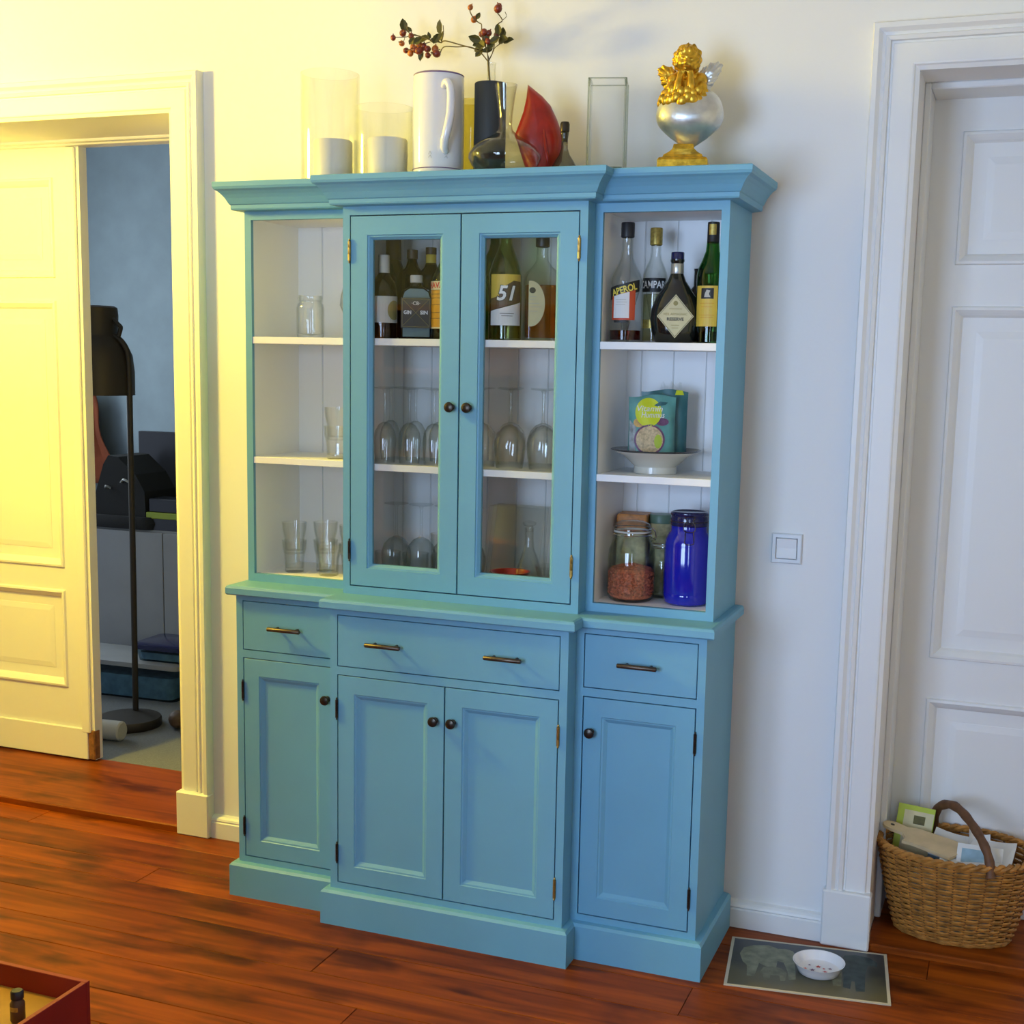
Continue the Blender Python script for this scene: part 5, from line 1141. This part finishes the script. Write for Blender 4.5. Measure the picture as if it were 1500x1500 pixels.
for (x0, x1, z0, z1) in ((-0.005, 0.026, 0.088, 0.112), (0.002, 0.034, 0.040, 0.064), (-0.022, -0.010, 0.060, 0.068)): add_box(bm, x0, x1, -0.0060, -0.0056, z0, z1)
obj('printed_pictures', bm, 'leaf_olive', t)
# cream wooden board with a rounded handle and a hole
ol = [(-0.148, 0.004), (-0.142, 0.022), (-0.118, 0.030), (-0.085, 0.026), (-0.055, 0.040), (0.06, 0.048), (0.075, 0.0), (0.06, -0.048), (-0.045, -0.045), (-0.072, -0.052), (-0.070, -0.030), (-0.085, -0.012), (-0.118, -0.012), (-0.140, -0.008)]
t = thing('cutting_board', 'cream wooden board with a holed handle poking out left of basket', 'board', (BX-0.060, BY-0.036, BZ+0.256), 0)
t.rotation_euler = (math.radians(8), math.radians(9), math.radians(-14))
obj('board', slab(ol, 0, 0.009), 'board_cream', t)
obj('hole', slab(circ(-0.122, 0.010, 0.006, 0.005, 14), 0.0085, 0.0094), 'label_black', t)
sheet('magazine', 'white magazine with curled edge across the middle of the basket', 'magazine', 'paper_white', 0.215, 0.13, 0.010, (BX+0.040, BY+0.005, BZ+0.232), (math.radians(12), math.radians(2), -0.10), 0.012)
sheet('blue_leaflet', 'dark grey-blue leaflet under the white magazine in basket', 'leaflet', 'print_blue', 0.20, 0.12, 0.004, (BX+0.030, BY-0.014, BZ+0.216), (math.radians(14), math.radians(2), -0.12), 0.010)
t = thing('window_envelope', 'white envelope with blue window at the front of the basket', 'envelope', (BX+0.060, BY-0.072, BZ+0.246), 0.0)
t.rotation_euler = (math.radians(42), 0, math.radians(-2))
obj('envelope', box(-0.058, 0.058, -0.045, 0.040, 0, 0.003), 'paper_white', t); obj('window', box(-0.046, 0.012, -0.020, 0.026, 0.0028, 0.0034), 'print_blue', t)
sheet('crumpled_paper', 'crumpled white paper tip rising behind the magazine in basket', 'paper', 'paper_white', 0.06, 0.05, 0.003, (BX+0.050, BY+0.060, BZ+0.246), (math.radians(48), math.radians(12), 0.3), 0.018)
sheet('letter', 'loose white letter at the front rim of the basket', 'letter', 'paper_white', 0.15, 0.05, 0.003, (BX+0.035, BY-0.100, BZ+0.232), (math.radians(12), math.radians(-2), -0.05), 0.008)

# red box in the lower left corner
RX1, RY1, RH = 0.204, -1.262, 0.20
t = thing('red_box', 'open red lacquered box in the lower left corner', 'box', (RX1-0.20, RY1-0.22, 0))
hw, hd = 0.20, 0.22
obj('wall', box(-hw, hw, hd-0.012, hd, 0, RH, bevel=0.001), 'red_lacquer', t); obj('wall', box(-hw, hw, -hd, -hd+0.012, 0, RH, bevel=0.001), 'red_lacquer', t)
obj('wall', box(hw-0.012, hw, -hd+0.012, hd-0.012, 0, RH, bevel=0.001), 'red_lacquer', t); obj('wall', box(-hw, -hw+0.012, -hd+0.012, hd-0.012, 0, RH, bevel=0.001), 'red_lacquer', t)
obj('bottom', box(-hw+0.012, hw-0.012, -hd+0.012, hd-0.012, 0.10, 0.148), 'plywood', t)
t = thing('small_flask', 'small dark bottle with black cap standing inside the red box', 'bottle', (0.115, -1.385, 0.1481))
obj('glass_body', lathe([(0, 0), (0.014, 0), (0.0155, 0.003), (0.0155, 0.040), (0.011, 0.048), (0.010, 0.052)], 24), 'label_brown', t, smooth=True)
obj('cap', lathe([(0.0125, 0.050), (0.0135, 0.051), (0.0135, 0.066), (0.011, 0.069), (0, 0.069)], 24), 'black_plastic', t, smooth=True)
obj('paper_label', flat_label(rectl(-0.008, 0.012, 0.026, 0.036), 0.0158), 'gold_foil', t)

# unseen tall shelf unit, added to block window daylight from the lower left
t = thing('daylight_blocker', 'tall dark wooden shelf unit added out of view to block daylight', 'daylight_blocker', (-0.60, -2.45, 0))
for a, b in ((-1.0, -0.975), (-0.0125, 0.0125), (0.975, 1.0)): obj('side', box(a, b, -0.142 if abs(a) < 0.5 else -0.15, 0.15, 0 if abs(a) > 0.5 else 0.085, 1.80 if abs(a) > 0.5 else 1.769, bevel=0.002), 'raw_wood', t)
obj('back', box(-0.975, 0.975, -0.15, -0.142, 0.02, 1.79), 'raw_wood', t)
for z_ in (0.06, 1.77): obj('shelf', box(-0.975, 0.975, -0.142, 0.15, z_, z_+0.025, bevel=0.001), 'raw_wood', t)
for z_ in (0.42, 0.78, 1.14, 1.50):
    for a, b in ((-0.975, -0.0125), (0.0125, 0.975)): obj('shelf', box(a, b, -0.142, 0.15, z_, z_+0.025, bevel=0.001), 'raw_wood', t)

# ------------------------------------------------------------------ neighbouring room
FZ = 0.018
t = thing('floor_lamp', 'dark floor lamp with a big bell shade in the next room', 'lamp', (-1.385, 0.94, FZ))
obj('base', lathe([(0, 0), (0.128, 0), (0.133, 0.006), (0.133, 0.030), (0.128, 0.038), (0.02, 0.042), (0, 0.042)], 48), 'lamp_metal', t, smooth=True)
px, py = -0.035, 0.09
pole = smooth_path([(px, py, 0.04), (px+0.004, py, 0.6), (px+0.006, py, 1.2), (px+0.006, py, 1.50), (px-0.005, py-0.002, 1.565), (px-0.04, py-0.005, 1.605), (px-0.075, py-0.008, 1.618)], 6)
obj('pole', tube(pole, 0.0125, 12), 'lamp_metal', t, smooth=True)
shx, shy = -0.186, 0.08
obj('shade', lathe([(0, 1.735), (0.080, 1.735), (0.092, 1.728), (0.095, 1.70), (0.093, 1.62), (0.100, 1.610), (0.125, 1.585), (0.148, 1.535), (0.155, 1.470), (0.155, 1.372), (0.151, 1.372), (0.151, 1.47), (0.143, 1.535), (0.12, 1.58), (0.0, 1.60)], 40, cx=shx, cy=shy), 'lamp_metal', t, smooth=True)
bm = tube(smooth_path([(shx+0.088, shy, 1.685), (shx+0.125, shy, 1.655), (shx+0.130, shy, 1.645), (shx+0.118, shy, 1.612)], 3), 0.009, 8)
obj('bracket', bm, 'lamp_metal', t, smooth=True)
# low cabinet with things on it
t = thing('low_cupboard', 'plain greyish white low cupboard in the next room', 'cupboard', (-1.98, 1.88, FZ))
obj('carcass', box(-0.75, 0.75, -0.20, 0.25, 0, 0.715), 'grey_white_board', t)
obj('front', box(-0.75, -0.252, -0.218, -0.20, 0.01, 0.705, bevel=0.002), 'grey_white_board', t); obj('front', box(-0.248, 0.248, -0.218, -0.20, 0.01, 0.705, bevel=0.002), 'grey_white_board', t); obj('front', box(0.252, 0.75, -0.218, -0.20, 0.01, 0.705, bevel=0.002), 'grey_white_board', t)
cz = FZ+0.715
t = thing('black_bag', 'black holdall leaning open on the low cupboard in the next room', 'bag', (-1.99, 1.80, cz))
obj('body', prism([(-0.20, 0), (0.13, 0), (0.155, 0.02), (0.15, 0.18), (0.10, 0.26), (0.0, 0.34), (-0.055, 0.345), (-0.085, 0.30), (-0.12, 0.20), (-0.17, 0.06)], -0.12, 0.12), 'black_cloth', t)
obj('base_fold', rbox_loft([(0.20, 0.14, 0.05, 0), (0.21, 0.15, 0.06, 0.03), (0.20, 0.14, 0.06, 0.06)]), 'black_cloth', t, smooth=True)
bm = tube(smooth_path([(0.02, -0.125, 0.22), (0.05, -0.14, 0.235), (0.08, -0.125, 0.215)], 4), 0.006, 6); tube(smooth_path([(-0.07, -0.125, 0.19), (-0.055, -0.14, 0.20), (-0.04, -0.125, 0.19)], 4), 0.006, 6, bm)
obj('buckle', bm, 'silver_foil', t, smooth=True)
t = thing('black_screen', 'black rectangular screen behind the bag in the next room', 'screen', (-1.86, 2.03, cz))
obj('panel', box(-0.26, 0.36, -0.02, 0.02, 0.05, 0.445, bevel=0.004), 'black_plastic', t); obj('stand', box(-0.10, 0.20, -0.06, 0.06, 0, 0.05), 'black_plastic', t)
t = thing('lime_box', 'small dark box with lime green lid beside the bag', 'box', (-1.735, 1.75, cz))
obj('lid', box(-0.10, 0.12, -0.07, 0.07, 0.055, 0.085, bevel=0.003), 'lime_plastic', t); obj('body', box(-0.095, 0.115, -0.065, 0.065, 0, 0.055), 'black_plastic', t); obj('upper_case', box(-0.09, 0.11, -0.06, 0.06, 0.085, 0.15, bevel=0.004), 'black_plastic', t)
t = thing('hanging_cloth', 'rust coloured garment hanging on the far wall of the next room', 'garment', (-3.22, 2.90, 0.80))
bm = bmesh.new(); G_ = []
for k in range(13):
    v = k/12; wd = 0.13+0.17*(1-v)+0.02*math.sin(v*9)
    G_.append([bm.verts.new(((u/12-0.5)*2*wd, -0.03+0.025*math.sin(u*1.9+v*2), v*0.56)) for u in range(13)])
for k in range(12):
    for u in range(12): bm.faces.new((G_[k][u], G_[k][u+1], G_[k+1][u+1], G_[k+1][u]))
o = obj('fabric', bm, 'rust_cloth', t, smooth=True); md = o.modifiers.new('thickness', 'SOLIDIFY'); md.thickness = 0.008
obj('hook', tube([(0, 0.09, 0.57), (0, -0.02, 0.565), (0, -0.03, 0.58)], 0.006, 6), 'lamp_metal', t)
def tub(name, label, x, y, z, w, d, h, lid):
    t = thing(name, label, 'storage tub', (x, y, z), 0.04)
    obj('tub', rbox_loft([(w*0.46, d*0.46, 0.03, 0), (w*0.5, d*0.5, 0.03, h), (w*0.5+0.008, d*0.5+0.008, 0.03, h)]), 'tub_plastic', t, smooth=True)
    obj('lid', rbox_loft([(w*0.5+0.012, d*0.5+0.012, 0.03, h), (w*0.5+0.012, d*0.5+0.012, 0.03, h+0.02), (w*0.48, d*0.48, 0.03, h+0.028)]), lid, t, smooth=True)
    obj('folded_contents', rbox_loft([(w*0.43, d*0.43, 0.03, 0.006), (w*0.45, d*0.45, 0.03, h*0.7)]), 'print_blue', t, smooth=True)
tub('storage_tub', 'large translucent tub with greyish lid on the next room carpet', -1.72, 1.42, FZ, 0.62, 0.26, 0.15, 'grey_white_board')
tub('lidded_tub', 'smaller teal tub with a dark lid stacked at the doorway edge', -1.50, 1.42, FZ+0.1782, 0.28, 0.22, 0.055, 'dark_cobalt')
t = thing('white_reel', 'white round-ended object beside the lamp base, cut by the door', 'box', (-1.335, 0.735, FZ), 0.1)
bm = lathe([(0, -0.10), (0.034, -0.10), (0.040, -0.094), (0.040, 0.094), (0.034, 0.10), (0, 0.10)], 24)
for v in bm.verts: v.co = Vector((v.co.z-0.03, v.co.x, v.co.y+0.040))
obj('drum', bm, 'paper_greyish', t, smooth=True)
t = thing('slipper', 'brown slipper on the carpet by the doorway edge', 'slipper', (-1.19, 1.02, FZ), 0.5)
bm = bmesh.new(); ball(bm, (0, 0, 0.028), 0.05, 2, (0.9, 2.0, 0.55)); ball(bm, (0, -0.045, 0.045), 0.045, 2, (0.95, 1.1, 0.8))
o = obj('upper', bm, 'label_brown', t, smooth=True); md = o.modifiers.new('blend', 'REMESH'); md.mode = 'VOXEL'; md.voxel_size = 0.006; md.use_smooth_shade = True
